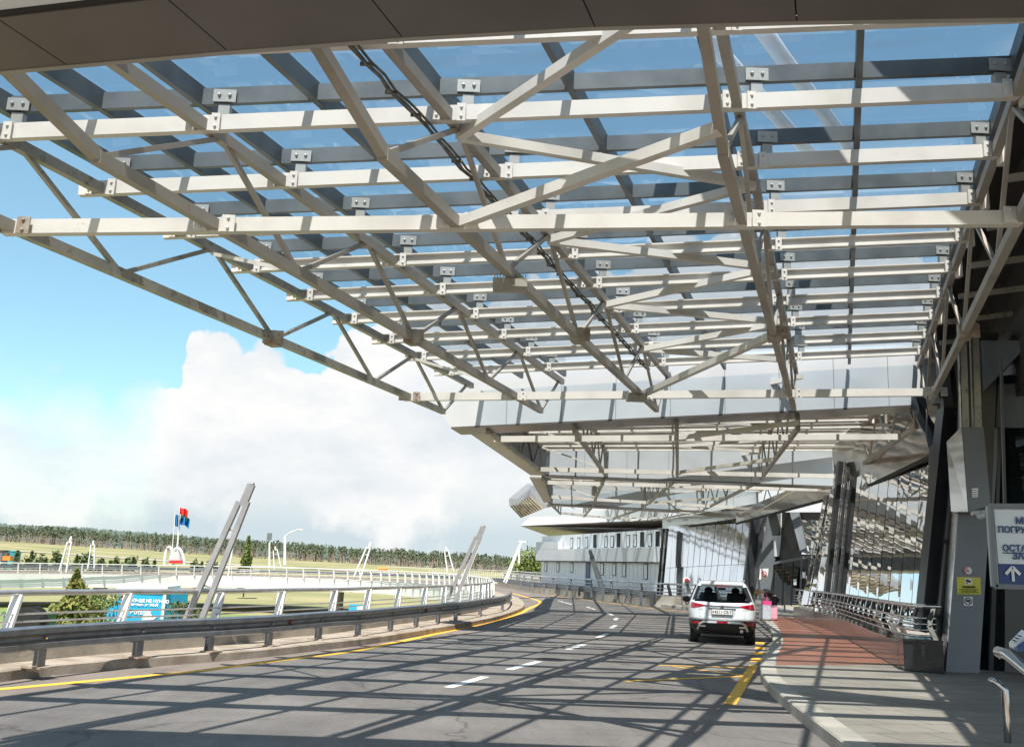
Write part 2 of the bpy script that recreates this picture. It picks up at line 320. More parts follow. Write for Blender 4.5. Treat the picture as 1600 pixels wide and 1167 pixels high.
# ------------------------------------------------------------------ roof canopies
D1 = V((math.sin(math.radians(18.36)), math.cos(math.radians(18.36)), 0))
TF = [0.0, .202, .441, .7245, 1.0]
RF = [.005, .097, .195, .308, .428, .560, .70, .845, 1.0]
def canopy(label, FL, FR, RL, RR, HL, HR, srows, full, sfront=-.2, skip=None):
    base = V(((FL.x+FR.x)/2, (FL.y+FR.y)/2, min(FL.z, FR.z)))
    root = thing('glazed_canopy', label, 'canopy', base, 'glazed steel canopies following the curved road')
    def B(f, s): return lerp(lerp(FL, FR, f), lerp(RL, RR, f), s)
    def T(f, s, dz=0.0): return B(f, s)+UZ*(lerp(HL, HR, f)+dz)
    k = 1.0
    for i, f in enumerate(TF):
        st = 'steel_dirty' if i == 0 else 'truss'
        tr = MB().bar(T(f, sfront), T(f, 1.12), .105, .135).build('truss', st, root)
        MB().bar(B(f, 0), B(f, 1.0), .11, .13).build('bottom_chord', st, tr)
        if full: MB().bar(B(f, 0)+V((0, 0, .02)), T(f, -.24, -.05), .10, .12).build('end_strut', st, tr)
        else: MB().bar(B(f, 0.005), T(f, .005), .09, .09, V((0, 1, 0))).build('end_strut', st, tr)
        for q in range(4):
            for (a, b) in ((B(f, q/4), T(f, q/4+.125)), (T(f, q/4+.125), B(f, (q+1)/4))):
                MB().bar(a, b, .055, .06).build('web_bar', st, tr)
        MB().bar(B(f, 1), T(f, 1.1), .05, .055).build('web_bar', st, tr)
        if full:
            pl = MB()
            c = B(f, .5); pl.box(c+V((0, -.01, 0)), .20, .26, .24, -.32); pl.box(c+V((.02, -.16, .0)), .34, .03, .22, -.05)
            for dx in (-.09, .09): pl.ball(c+V((dx+.02, -.185, .04)), .022, n=6, m=4)
            pl.build('node_plate', 'rustplate', tr)
            for sA in (.131, .869):
                c = B(f, sA)
                for dx in (-.16, .16):
                    pl = MB().box(c+V((dx, -.115, .0)), .15, .02, .20)
                    for dz in (-.06, .06): pl.ball(c+V((dx, -.13, dz)), .021, n=6, m=4)
                    pl.build('joint_plate', 'rustplate' if i in (0,) else 'steel', tr)
    for r, s in enumerate(srows):
        a = T(-.025, s, .02); b = T(1.0, s, .02)
        mb = MB()
        (mb.bar(a, b, .10, .185) if r < 4 else mb.ibar(a, b, .12, .185))
        pu = mb.build('purlin', 'steel', root)
        for i, f in enumerate(TF):
            c = T(f, s, .02)
            if full:
                for dx in ((-.14, .14) if i < 4 else (-.14,)):
                    pl = MB().box(c+V((dx, -.075, 0)), .10, .03, .215)
                    for dz in (-.055, .055): pl.ball(c+V((dx, -.095, dz)), .019, n=6, m=4)
                    pl.build('joint_plate', 'steel', pu)
            e = T(min(f+.018, .985) if i < 4 else .983, s, .02)
            br = MB(); br.box(e+V((0, 0, .155)), .13, .10, .13); 
            if full:
                br.box(e+V((0, -.062, .315)), .26, .02, .15)
                for dx in (-.06, .06): br.ball(e+V((dx, -.078, .32)), .022, n=6, m=4)
            br.build('bracket', 'bracket', pu)
        MB().box(T(1.006, s, .08)+V((0, -.03, 0)), .07, .16, .50).build('end_plate', 'steel', pu)
    for s in srows:
        MB().bar(T(0, s, .355), T(1, s, .355), .07, .20).build('glazing_bar', 'galv', root)
    for f in RF:
        MB().bar(T(f, sfront, .365), T(f, 1.155 if full else 1.12, .365), .10 if f in (.005, 1.0) else .075, .235).build('rafter', 'galv', root)
    ss = [sfront]+[s for s in srows if s > sfront+.02]+[1.155 if full else 1.12]
    for s0, s1 in zip(ss, ss[1:]):
        if full:
            for f0, f1 in zip(RF, RF[1:]):
                q = [T(f0, s0, .50), T(f1, s0, .50), T(f1, s1, .50), T(f0, s1, .50)]
                MB().add(q, [(0, 1, 2, 3)]).build('glass_pane', 'roofglass', root)
        else:
            q = [T(0, s0, .50), T(1, s0, .50), T(1, s1, .50), T(0, s1, .50)]
            MB().add(q, [(0, 1, 2, 3)]).build('glass_pane', 'roofglass', root)
    for sA in (.131, .869):
        MB().bar(B(-.01, sA), B(1.0, sA), .12, .17).build('cross_beam', 'steel', root)
    # wind bracing between the third and fourth truss
    z = [(TF[3], -.08), (TF[2], .125), (TF[3], .25), (TF[2], .375), (TF[3], .5), (TF[2], .625), (TF[3], .75), (TF[2], .875), (TF[3], 1.0)]
    for a, b in zip(z, z[1:]):
        MB().bar(T(a[0], a[1], -.09), T(b[0], b[1], -.09), .105, .12).build('wind_brace', 'steel', root)
    MB().bar(B(TF[2], .131), B(TF[3], -.02)+UZ*.1, .11, .12).build('wind_brace', 'steel', root)
    MB().bar(B(TF[2], .869), B(TF[3], .5), .11, .12).build('wind_brace', 'steel', root)
    for s in (.375, .875):
        MB().bar(T(TF[0], s, -.08), B(TF[1], s-.125), .05, .055).build('wind_brace', 'steel', root)
    if full:
        rnd = random.Random(3)
        path = [T(TF[2]-.02, -.2+1.2*t/60)+V((rnd.uniform(-.02, .02), 0, -.16+rnd.uniform(-.02, .02))) for t in range(61)]
        cb = MB().tube(path, .022, 6).tube([p+V((.045, 0, .02)) for p in path], .016, 6).tube([p+V((-.04, .02, .03+.02*math.sin(i*1.3))) for i, p in enumerate(path)], .012, 6)
        for i in range(0, 60, 2): cb.box(path[i], .13, .03, .035)
        cb.build('cable_bundle', 'cable', root)
    return root, B, T
cA = (G(1647, 232, CH+4.17)-EYE).dot(FW); cB = (G(1449, 636, CH+4.17)-EYE).dot(FW)
FL1 = C(-229, 249, cA); FR1 = C(1647, 232, cA); RL1 = C(693, 643, cB); RR1 = C(1449, 636, cB)
rows = [-.009+.1123*i for i in range(10)]
can1, B1, T1 = canopy('nearest glazed steel canopy overhead, between the close brown soffit and the next silver bulkhead', FL1, FR1, RL1, RR1, .97, 1.37, rows, True)
def unit(lbl, fr, rr, fl, kf, rl, kr, n=9):
    FR = G(*fr, CH+4.17); RR = G(*rr, CH+4.17)
    FL = C(*fl, (FR-EYE).dot(FW)*kf); RL = C(*rl, (RR-EYE).dot(FW)*kr)
    return canopy(lbl, FL, FR, RL, RR, .97, 1.37, [.04+(.96/n)*i for i in range(n+1)], False, sfront=.0)
can2, B2, T2 = unit('second glazed canopy, seen behind the first silver bulkhead with its brown lower edge', (1432, 666), (1311, 752), (762, 674), 1.0, (849, 739), .95)
can3, B3, T3 = unit('third glazed canopy, turned with the road beyond the second bulkhead', (1301, 757), (1189, 800), (848, 748), .95, (858, 779), .93)
can4, B4, T4 = unit('farthest glazed canopy, low over the road in front of the flat end roof', (1185, 802), (1040, 822), (858, 785), .93, (876, 803), .9)
for B_ in (B1, B2, B3, B4): print('CAN', [tuple(round(x, 1) for x in B_(f, s)) for f in (0, 1) for s in (0, 1)])

ra_p = [T1(f_, s_)+V((-.27, -2.05, 3.6)) for f_, s_ in ((1.25, .02), (1.05, .08), (.93, .12), (.80, .19), (.70, .28), (.66, .40))]
ra = thing('roof_arch', 'curved pale roof arch above the glass at the right, throwing shade on the bars', 'roof arch', ra_p[0])
MB().tube(spline(ra_p, 5), .52, 16).build('arch_tube', 'clad_end', ra, smooth=True)
for f_ in (.62, .70):
    pa_ = [T1(f_, .20)+UZ*2.6, T1(f_+.05, .42)+UZ*3.2, T1(f_+.16, .75)+UZ*3.6]
    MB().tube(pa_, .14, 10).build('roof_pipe', 'clad_end', ra, smooth=True)

# bulkheads between the canopies
def PV(px, py, A, Bp_):     # point of the vertical plane through A and Bp_
    n_ = V((-(Bp_-A).y, (Bp_-A).x, 0)); d_ = ray(px, py); return EYE+d_*((A-EYE).dot(n_)/d_.dot(n_))
def bulkhead(lbl, poly, d, joints, low, fascia_to=None):
    """poly: front outline (world points, first two = bottom left, bottom right), d: depth vector"""
    c = sum(poly, V())/len(poly); bz = min(p.z for p in poly)
    root = thing('roof_bulkhead', lbl, 'roof edge', V((c.x, c.y, bz)), 'clad roof bulkheads between the canopies')
    MB().prism(poly, d).build('cladding', 'clad', root)
    a, b = poly[0], poly[1]; n = (b-a).cross(UZ).normalized()
    if n.y > 0: n = -n
    so = MB(); so.box8([a+n*.03-UZ*low, b+n*.03-UZ*low, b+d-n*.03-UZ*low, a+d-n*.03-UZ*low, a+n*.03-UZ*.004, b+n*.03-UZ*.004, b+d-n*.03-UZ*.004, a+d-n*.03-UZ*.004])
    so.build('soffit', 'soffit', root)
    L = (b-a).length; zt = max(p.z for p in poly)
    for i in range(1, joints):
        p = lerp(a, b, i/joints)
        top = V((p.x, p.y, lerp(poly[-1].z if len(poly) > 4 else poly[3].z, poly[2].z, i/joints)-.03))
        MB().bar(p+n*.006+UZ*.02, top+n*.006, .012, .012, V((1, 0, 0))).build('panel_joint', 'joint_soft', root)
    return root
# first (directly above the camera): the far edge of its soffit closes the top of the view
cS = (G(1600, 22, CH+4.25)-EYE).dot(FW)
s0, s1 = C(-60, 116, cS), C(1700, 20, cS)
s0m = C(600, 52, cS); 
base = thing('roof_bulkhead', 'nearest bulkhead overhead, wide brown soffit panels cutting off the top of the view', 'roof edge', (s0+s1)/2, 'clad roof bulkheads between the canopies')
pts = [C(-180, 128, cS), C(105, 102.5, cS), C(356, 80.5, cS), C(629, 59.5, cS), C(930, 43, cS), C(1245, 34, cS), C(1600, 29, cS), C(1900, 27, cS)]
nr = [p-D1*(.62+.06*i) for i, p in enumerate(pts)]
for i in range(len(pts)-1):
    a, b, c, d = pts[i], pts[i+1], nr[i+1], nr[i]; e = (b-a).normalized()*.006
    MB().box8([a+e, b-e, c-e, d+e, a+e+UZ*.05, b-e+UZ*.05, c-e+UZ*.05, d+e+UZ*.05]).build('soffit_panel', 'soffit', base)
MB().strip([p+UZ*.052 for p in pts], [p+UZ*.052 for p in nr]).build('joint_backing', 'joint', base)
for nm, q, mm in (('far_cladding', pts, 'clad'),):
    mb = MB()
    for a, b in zip(q, q[1:]): mb.box8([a+UZ*.06, b+UZ*.06, b-D1*.04+UZ*.06, a-D1*.04+UZ*.06, a+UZ*1.45, b+UZ*1.45, b-D1*.04+UZ*1.45, a-D1*.04+UZ*1.45])
    mb.build(nm, mm, base)
lip = MB()
for a, b in zip(pts, pts[1:]): lip.bar(a+D1*.02+UZ*.02, b+D1*.02+UZ*.02, .05, .05)
lip.build('edge_trim', 'soffit_warm', base)
tr = MB()
for a, b in zip(nr, nr[1:]): tr.bar(a-D1*.03-UZ*.0+UZ*.03, b-D1*.03+UZ*.03, .05, .04)
tr.build('gutter_line', 'joint', base)
gl = MB()
for a, b in zip(nr, nr[1:]): gl.box8([a-D1*.06+UZ*.02, b-D1*.06+UZ*.02, b-D1*1.3+UZ*.2, a-D1*1.3+UZ*.2, a-D1*.06+UZ*.05, b-D1*.06+UZ*.05, b-D1*1.3+UZ*.23, a-D1*1.3+UZ*.23])
gl.build('light_panel', 'clad_end', base)
# second
D2 = V((math.sin(math.radians(11)), math.cos(math.radians(11)), 0))
D3 = V((math.sin(math.radians(4)), math.cos(math.radians(4)), 0))
D4 = V((math.sin(math.radians(-3)), math.cos(math.radians(-3)), 0))
cF = (T1(.7, 1.155)-EYE).dot(FW)
pA, pB = C(705, 667, cF), C(1475, 630, cF)
poly = [pA, pB]+[PV(a_, b_, pA, pB) for a_, b_ in ((1475, 535), (690, 573), (660, 600), (662, 611))]
b2 = bulkhead('silver clad bulkhead with brown lower edge closing the nearest canopy, striped with rafter shadows', poly, D2*1.15, 9, .05)
def side_fascia(root, a, b, w, h, inner='joint_soft'):
    d = (b-a); n = V((-d.y, d.x, 0)).normalized()   # to the left
    MB().box8([a, b, b+n*w, a+n*w, a+UZ*h, b+UZ*h, b+n*w+UZ*h, a+n*w+UZ*h]).build('side_cladding', 'clad', root)
    MB().box8([a-UZ*.05, b-UZ*.05, b+n*w-UZ*.05, a+n*w-UZ*.05, a-UZ*.004, b-UZ*.004, b+n*w-UZ*.004, a+n*w-UZ*.004]).build('side_soffit', 'soffit_warm', root)
    # ribbed inner lining
    m = MB(); L = d.length; k = int(L/.25); dn = d.normalized()
    for i in range(k):
        p = a+dn*(i*.25+.1)-n*.03; m.box8([p, p+dn*.16, p+dn*.16-n*-.02, p+n*.02, p+UZ*h, p+dn*.16+UZ*h, p+dn*.16+n*.02+UZ*h, p+n*.02+UZ*h])
    m.build('ribbed_lining', 'greywall', root)
cR3 = (RR:=G(1311, 757, CH+4.15)-EYE).dot(FW)*.97
side_fascia(b2, C(758, 668, cF+1.1), C(852, 741, cR3*.97), .62, 1.25)
# third
def bulk_simple(lbl, bl, br, cl, cr, hL, hR, d, j, low=.05):
    a = C(*bl, cl); b = C(*br, cr)
    return bulkhead(lbl, [a, b, b+UZ*hR, a+UZ*hL], d, j, low)
b3 = bulk_simple('second silver bulkhead with dark inner side, between the second and third canopies', (846, 741), (1302, 759), cR3*.97+.5, cR3+.5, 1.35, 1.6, D3*1.1, 7)
c4 = (G(1189, 802, CH+4.15)-EYE).dot(FW)
b4 = bulk_simple('third silver bulkhead, low over the road with a white tip to the left', (858, 786), (1192, 803), c4*.95+.8, c4+.8, 1.35, 1.6, D4*1.1, 7)
side_fascia(b3, C(846, 745, cR3*.97+1), C(862, 784, c4*.95), .5, 1.2)
# projecting ribbed wing tip
q = [C(846, 795, c4*.93), C(824, 757, c4*.93), C(795, 779, c4*.91), C(796, 789, c4*.91), C(814, 809, c4*.93)]
wt = thing('wing_tip', 'white roof wing tip with ribbed straw coloured underside sticking out over the road', 'roof edge', q[0])
f1 = [C(824, 755, c4*.95), C(795, 779, c4*.90), C(796, 790, c4*.90), C(824, 771, c4*.95)]
MB().prism(f1, V((.5, 1.2, .1))).build('white_side', 'clad_end', wt)
f2 = [C(796, 790, c4*.90), C(824, 771.5, c4*.95), C(848, 795, c4*.97), C(814, 809, c4*.92)]
MB().prism(f2, V((.35, 1.0, .25))).build('ribbed_base', 'wood', wt)
rb = MB()
for i in range(9):
    t = (i+.5)/9; rb.bar(lerp(f2[0], f2[1], t)-V((0, .03, 0)), lerp(f2[3], f2[2], t)-V((0, .03, 0)), .05, .05)
rb.build('rib', 'wood', wt)
f3 = [C(824, 757, c4*.951), C(824, 772, c4*.951), C(848, 795, c4*.971), C(866, 790, c4*.99), C(866, 768, c4*.99)]
MB().prism(f3, V((0, 1.2, .1))).build('white_face', 'clad_end', wt)
# ------------------------------------------------------------------ flat end roof and far facade
Yn, Yf = 71.0, 96.0
er = thing('flat_roof', 'flat white end roof with pale flat soffit, over the far windowed facade', 'roof', W(930, 830, 80))
so = [W(814, 822, 88), W(856, 838, 95), W(1034, 827, 70.5), W(1100, 826, 66), W(1035, 815, 64)]
zz = so[0].z
so = [G(814, 822, CH+4.0), G(858, 837.5, CH+3.55), G(1034, 826, CH+3.4), G(1120, 829, CH+3.5), G(1040, 812, CH+4.2)]
MB().prism(so, UZ*.06).build('soffit', 'soffit_warm', er)
MB().prism([so[0]+UZ*.07, so[0]+UZ*.9+V((.8, .5, 0)), so[4]+UZ*1.2, so[4]+UZ*.07], V((.3, .9, 0))).build('fascia', 'clad_end', er)
sp = MB()
for i in range(14): 
    p = lerp(so[0], so[4], (i+.5)/14)+V((.6, .9, -.05)); sp.box(p, .12, .12, .05)
sp.build('downlight', 'joint', er)

fn = W(1031, 905, Yn); ff = W(845, 905, Yf)
fd = V(((ff-fn).x, (ff-fn).y, 0)); fdn = fd.normalized(); nrm = V((fdn.y, -fdn.x, 0)) if True else 0
if nrm.dot(V((0, -1, 0))) < 0: nrm = -nrm
fac = thing('terminal_wing', 'far terminal wing with two rows of small windows and a grey belt', 'building', V((fn.x, fn.y, -1)))
def FP(t, z, out=0.0): return V((fn.x, fn.y, z))+fd*t+nrm*out
zt, zm1, zm0, zb = W(1031, 827, Yn).z, W(1031, 855, Yn).z, W(1031, 878, Yn).z, -3.5
print('FAC', zt, W(853, 838, Yf).z, zm1, zm0, W(848, 876, Yf).z)
# upper and lower walls as separate metal strips
wu = MB(); wl = MB(); N_ = 34
for i in range(N_):
    t0 = i/N_+.0008; t1 = (i+1)/N_-.0008
    wu.prism([FP(t0, zm1), FP(t1, zm1), FP(t1, zt), FP(t0, zt)], -nrm*.05)
    wl.prism([FP(t0, zb), FP(t1, zb), FP(t1, zm0), FP(t0, zm0)], -nrm*.05)
wu.build('upper_wall', 'facade', fac); wl.build('lower_wall', 'facade', fac)
MB().prism([FP(0, zb, -.15), FP(1, zb, -.15), FP(1, zt, -.15), FP(0, zt, -.15)], -nrm*9).build('core', 'clad_end', fac)
MB().prism([FP(0, zm0, .5), FP(1.01, zm0, .5), FP(1.01, zm1, .5), FP(0, zm1, .5)], -nrm*.48).build('belt', 'clad', fac)
MB().prism([FP(.77, zm1+.01, .5), FP(1.01, zm1+.01, .5), FP(1.01, zt-.55, .5), FP(.77, zt-.55, .5)], -nrm*.45).build('raised_belt', 'clad', fac)
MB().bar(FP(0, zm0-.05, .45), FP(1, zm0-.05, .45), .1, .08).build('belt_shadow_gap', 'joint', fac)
def win(t, z0, z1, w, dark):
    a = FP(t-w/2, z0, .02); b = FP(t+w/2, z0, .02); h = UZ*(z1-z0)
    fr = MB(); 
    for p, q_ in ((a, b), (a+h, b+h), (a, a+h), (b, b+h)): fr.bar(p, q_, .05, .05)
    o = fr.build('window', 'joint', fac)
    MB().prism([a, b, b+h, a+h], nrm*.012).build('pane', 'joint' if dark else 'facade', o)
for px, dk in ((467, 0), (523, 0), (583, 0), (648, 1), (735, 0), (783, 0), (832, 1), (908, 0), (962, 0), (1018, 1), (1078, 0), (1139, 1)):
    X = 800+px/5; t = None
    # solve the position along the facade by direction
    r = ray(X, 850); k = r.x/r.y; t = (fn.x-k*fn.y)/(k*fd.y-fd.x)
    win(t, zm1+.1, zm1+.1+(1.0 if dk else .85), .022, dk)
for px, h in ((265, .8), (360, .8), (468, .8), (705, .9), (800, .9), (878, .95), (1046, 1.05)):
    X = 800+px/5; r = ray(X, 885); k = r.x/r.y; t = (fn.x-k*fn.y)/(k*fd.y-fd.x)
    win(t, zm0-.15-h, zm0-.15, .024, 0)
r = ray(919, 890); k = r.x/r.y; t = (fn.x-k*fn.y)/(k*fd.y-fd.x)
dr = MB().prism([FP(t-.018, .3, .02), FP(t+.018, .3, .02), FP(t+.018, zm0-.1, .02), FP(t-.018, zm0-.1, .02)], nrm*.03).build('door', 'navy', fac)

# ------------------------------------------------------------------ leaning dark struts
def strut(lbl, b1, t1, b2, t2, Y0, Y1, w):
    p = W(*b1, Y0); root = thing('leaning_strut', lbl, 'column', V((p.x, p.y, .15)), 'leaning dark steel struts along the terminal')
    for b, t in ((b1, t1), (b2, t2)):
        MB().bar(W(*b, Y0), W(*t, Y1), w, w*1.5, V((0, 1, 0))).build('leg', 'darksteel', root)
    a0, a1 = W(*b1, Y0), W(*t1, Y1); c0, c1 = W(*b2, Y0), W(*t2, Y1)
    for k in (.08, .4, .7, .95):
        MB().bar(lerp(a0, a1, k), lerp(c0, c1, k), w*.35, w*.35).build('tie', 'rail', root)
    MB().bar(lerp(a0, c0, .5), lerp(a1, c1, .5), w*.25, w*.25, V((0, 1, 0))).build('light_strip', 'chrome', root)
    return root
strut('pair of leaning black struts beside the grey clad pillar, nearest of the struts', (1443, 985), (1478, 640), (1472, 1000), (1507, 640), 21.0, 21.6, .26)
strut('pair of leaning black struts between the mirror cladding and the dark entrance', (1290, 945), (1313, 722), (1304, 945), (1328, 722), 36.6, 37.4, .17)
strut('pair of leaning dark struts right behind the white car roof', (1162, 935), (1178, 806), (1169, 935), (1186, 806), 57, 58, .26)
strut('leaning dark strut pair at the right end of the windowed far wing', (1027, 935), (1037, 826), (1033, 935), (1043, 826), 68, 68.8, .15)
# bent black legs above the nearest strut
bl = thing('bent_brace', 'black bent steel brace above the nearest pair of struts', 'brace', W(1470, 700, 21.8))
MB().tube([W(1436, 625, 23), W(1440, 650, 22.7), W(1456, 678, 22.4), W(1462, 700, 22.2)], .16, 6).build('left_arm', 'darksteel', bl)
MB().tube([W(1475, 560, 21.9), W(1484, 640, 21.8), W(1478, 672, 21.8), W(1466, 700, 21.8), W(1464, 760, 21.6)], .19, 6).build('right_arm', 'darksteel', bl)

# ------------------------------------------------------------------ mirror walls
def mirror_wall(lbl, corners, n, m='mirror', split=None, tilt=.012, cat='wall'):
    """corners bottom-left, bottom-right, top-right, top-left world"""
    bl_, br_, tr_, tl_ = corners; root = thing('mirror_wall', lbl, cat, (bl_+br_)/2)
    nn = (br_-bl_).cross(tl_-bl_).normalized()
    if nn.dot(EYE-bl_) < 0: nn = -nn
    rnd = random.Random(int(n*100+bl_.y))
    bands = [(0, 1)] if not split else [(0, split), (split, 1)]
    for b0, b1 in bands:
        for i in range(n):
            t0 = i/n; t1 = (i+1)/n
            P = lambda t, s: lerp(lerp(bl_, br_, t), lerp(tl_, tr_, t), s)
            g = .0035
            a, b, c, d = P(t0+g/2*1, b0+.002), P(t1-g/2, b0+.002), P(t1-g/2, b1-.002), P(t0+g/2, b1-.002)
            o1 = rnd.uniform(-1, 1)*tilt; o2 = rnd.uniform(-1, 1)*tilt
            q = [a+nn*(o1+.02), b+nn*(-o1+.02), c+nn*(-o1+o2+.02), d+nn*(o1+o2+.02)]
            MB().prism(q, -nn*.02).build('mirror_panel', m, root)
    P = lambda t, s: lerp(lerp(bl_, br_, t), lerp(tl_, tr_, t), s)-nn*.09
    bk = MB(); gn = 12
    for j in range(gn+1):
        for i in range(gn+1): bk.v.append(P(i/gn, j/gn))
    for j in range(gn):
        for i in range(gn): q_ = j*(gn+1)+i; bk.f.append((q_, q_+1, q_+gn+2, q_+gn+1))
    bk.build('backing', 'joint', root)
    return root
mirror_wall('large mirror clad wall reflecting the canopy, between the two nearer strut pairs',
            (W(1272, 965, 38.5), W(1486, 985, 27.5), W(1503, 670, 28.0), W(1298, 765, 39.0)), 13, tilt=.002)
mirror_wall('narrow mirror cladding strip left of the second strut pair, catching the sky', (W(1252, 945, 39.6), W(1273, 945, 38.7), W(1300, 770, 39.2), W(1288, 775, 40.1)), 2)
mirror_wall('pale mirror clad wall behind the parked car, between the two farthest struts', (W(1034, 960, 69), W(1166, 965, 58), W(1186, 806, 59), W(1044, 822, 69.8)), 14, 'mirror_far', .52, .01)
mirror_wall('small hanging mirror panel above the far entrance doors', (W(1253, 866, 50), W(1281, 866, 48), W(1288, 812, 48.5), W(1252, 812, 50.5)), 2)
mirror_wall('pale mirror cladding strip between the third strut and the far entrance', (W(1172, 955, 57), W(1190, 955, 55.5), W(1206, 800, 56), W(1190, 800, 57.5)), 1, 'mirror_far')
# header walls of polished metal panels above the mirror walls
def header(lbl, pts, m='shinyclad', d=V((.25, .1, 0)), name='header_wall'):
    root = thing(name, lbl, 'wall', pts[0]); MB().prism(pts, d).build('metal_panel', m, root)
    mb = MB(); mb.bar(pts[0], pts[1], .07, .12); mb.build('lower_edge', 'joint', root); return root
header('polished metal header wall with rippled reflections above the large mirror wall', [W(1306, 784, 38.6), W(1512, 686, 27.0), W(1520, 480, 27.0), W(1470, 500, 29), W(1356, 640, 35), W(1300, 700, 38.6)])
header('grey metal header beam above the far entrance, sloping down to the left', [W(1150, 818, 60), W(1300, 778, 45), W(1300, 735, 45), W(1262, 752, 48), W(1150, 800, 60)])
header('farthest header wall above the pale mirror cladding', [W(1035, 828, 71), W(1190, 806, 58), W(1190, 785, 58), W(1035, 812, 71)])

# far entrance
ent = thing('entrance', 'far dark glazed entrance with grey leaning jambs behind the travellers', 'entrance', W(1235, 940, 50))
MB().prism([W(1198, 945, 54), W(1284, 945, 49), W(1290, 800, 49.5), W(1205, 800, 54.5)], V((.3, .6, 0))).build('dark_opening', 'blackplastic', ent)
MB().prism([W(1176, 948, 53.6), W(1200, 948, 53), W(1222, 800, 53.5), W(1200, 800, 54)], V((.1, .3, 0))).build('left_jamb', 'greywall', ent)
MB().prism([W(1250, 860, 48.4), W(1262, 866, 48.3), W(1248, 800, 48.8), W(1234, 800, 48.9)], V((.1, .2, 0))).build('right_jamb', 'greywall', ent)
gd = MB().prism([W(1205, 945, 52.8), W(1242, 945, 50.8), W(1248, 885, 51), W(1209, 885, 53)], V((.02, .04, 0))).build('glass_door', 'darkglass', ent)
for px in (1207, 1222, 1236, 1250, 1262, 1270):
    MB().bar(W(px, 946, 50), W(px+3, 878 if px < 1245 else 868, 50.1), .07, .07).build('mullion', 'greywall' if px > 1245 else 'darksteel', ent)
MB().bar(W(1207, 880, 50), W(1285, 866, 49), .09, .12).build('transom', 'greywall', ent)
MB().prism([W(1186, 905, 52.5), W(1199, 905, 52.3), W(1201, 888, 52.3), W(1188, 888, 52.5)], V((0, .03, 0))).build('notice', 'white', ent)
nq = W(1193.5, 896.5, 52.3); MB().prism([nq+V((math.cos(a_*.5236)*.15, -.02, math.sin(a_*.5236)*.15)) for a_ in range(12)], V((0, .01, 0))).build('notice_emblem', 'red', ent); MB().prism([nq+V((math.cos(a_*.5236)*.10, -.035, math.sin(a_*.5236)*.10)) for a_ in range(12)], V((0, .01, 0))).build('emblem_centre', 'white', ent); MB().bar(nq+V((-.1, -.045, .1)), nq+V((.1, -.045, -.1)), .01, .04, V((1, 0, 0))).build('emblem_bar', 'red', ent)
for px, py, mm in ((1242, 909, 'clad'), (1256, 898, 'signwhite'), (1262, 904, 'white')):
    MB().box(W(px, py, 49.0), .14, .03, .28).build('door_notice', mm, ent)
# lamp column in front of it
p0 = G(1226, 955, .15); lc = thing('sign_column', 'slim grey post carrying a pale box sign, in front of the far entrance', 'sign', p0)
yy = p0.y
MB().tube([p0, W(1225, 870, yy)], .05, 8).build('post', 'rail', lc)
MB().prism([W(1210, 869, yy), W(1221, 869, yy), W(1221, 836, yy), W(1210, 837, yy)], V((0, .25, 0))).build('sign_box', 'clad_end', lc)
MB().prism([W(1221.3, 869, yy), W(1229, 871, yy+.3), W(1228, 834, yy+.3), W(1221.3, 836, yy)], V((0, .2, 0))).build('side_box', 'soffit_warm', lc)
for a, b in (((1220, 836), (1221, 790)), ((1226, 836), (1227, 790))):
    MB().bar(W(*a, yy+.1), W(*b, yy+.1), .06, .06, V((0, 1, 0))).build('hanger', 'steel', lc)

# ------------------------------------------------------------------ right side: pillar, cabinet, glazing, sign
Yp = 18.4
pb = G(1477, 1049, .15); Yp = pb.y
pil = thing('clad_pillar', 'tall grey clad pillar carrying notices, right of the black planter', 'column', pb)
MB().prism([W(1477, 1052, Yp), W(1530, 1056, Yp), W(1547, 795, Yp+.3), W(1497, 795, Yp+.3)], V((.25, .55, 0))).build('shaft', 'greywall', pil)
MB().prism([W(1476, 1052, Yp+.02), W(1477.5, 1052, Yp-.01), W(1498, 795, Yp+.29), W(1496, 795, Yp+.32)], V((.02, .3, 0))).build('edge_trim', 'chrome', pil)
tp = [W(1497, 795, Yp+.3), W(1547, 795, Yp+.3)]
MB().prism([W(1494, 800, Yp+.1), W(1549, 800, Yp+.1), W(1560, 520, Yp+.5), W(1505, 520, Yp+.5)], V((.3, .8, 0))).build('upper_shaft', 'darkwall', pil)
for a, b in (((1507, 680), (1502, 505)), ((1527, 680), (1521, 505))):
    MB().bar(W(*a, Yp-.25), W(*b, Yp-.1), .14, .14, V((0, 1, 0))).build('tube_post', 'steel_dirty', pil)
for a, b in (((1503, 680), (1498, 510)), ((1523, 680), (1517, 510))):
    MB().bar(W(*a, Yp-.36), W(*b, Yp-.22), .025, .02, V((0, 1, 0))).build('bright_edge', 'chrome', pil)
def onp(px, py, off=.015):   # point on the pillar face
    t = (1052-py)/257; return W(px, py, Yp+.3*t-off)
ys = MB().prism([onp(1496, 928), onp(1533, 928.5), onp(1532, 902), onp(1495, 901)], V((0, .01, 0))).build('yellow_notice', 'yellowsign', pil)
MB().prism([onp(1508, 913, .02), onp(1519, 913, .02), onp(1519, 903, .02), onp(1508, 903, .02)], V((0, .004, 0))).build('camera_pictogram_field', 'white', ys)
c = onp(1513.5, 908, .03); MB().bar(c+V((-.045, 0, .02)), c+V((.04, 0, -.005)), .006, .035, V((0, 0, 1))).bar(c+V((-.03, 0, -.01)), c+V((-.035, 0, -.045)), .006, .015, V((1, 0, 0))).build('camera_pictogram', 'joint', ys)
ax = (onp(1533, 915)-onp(1496, 915)).normalized()
text_mesh('ВНИМАНИЕ', .045, 'notice_text', 'joint', ys, onp(1514, 918, .03), ax, UZ, 'CENTER', bold=.002)
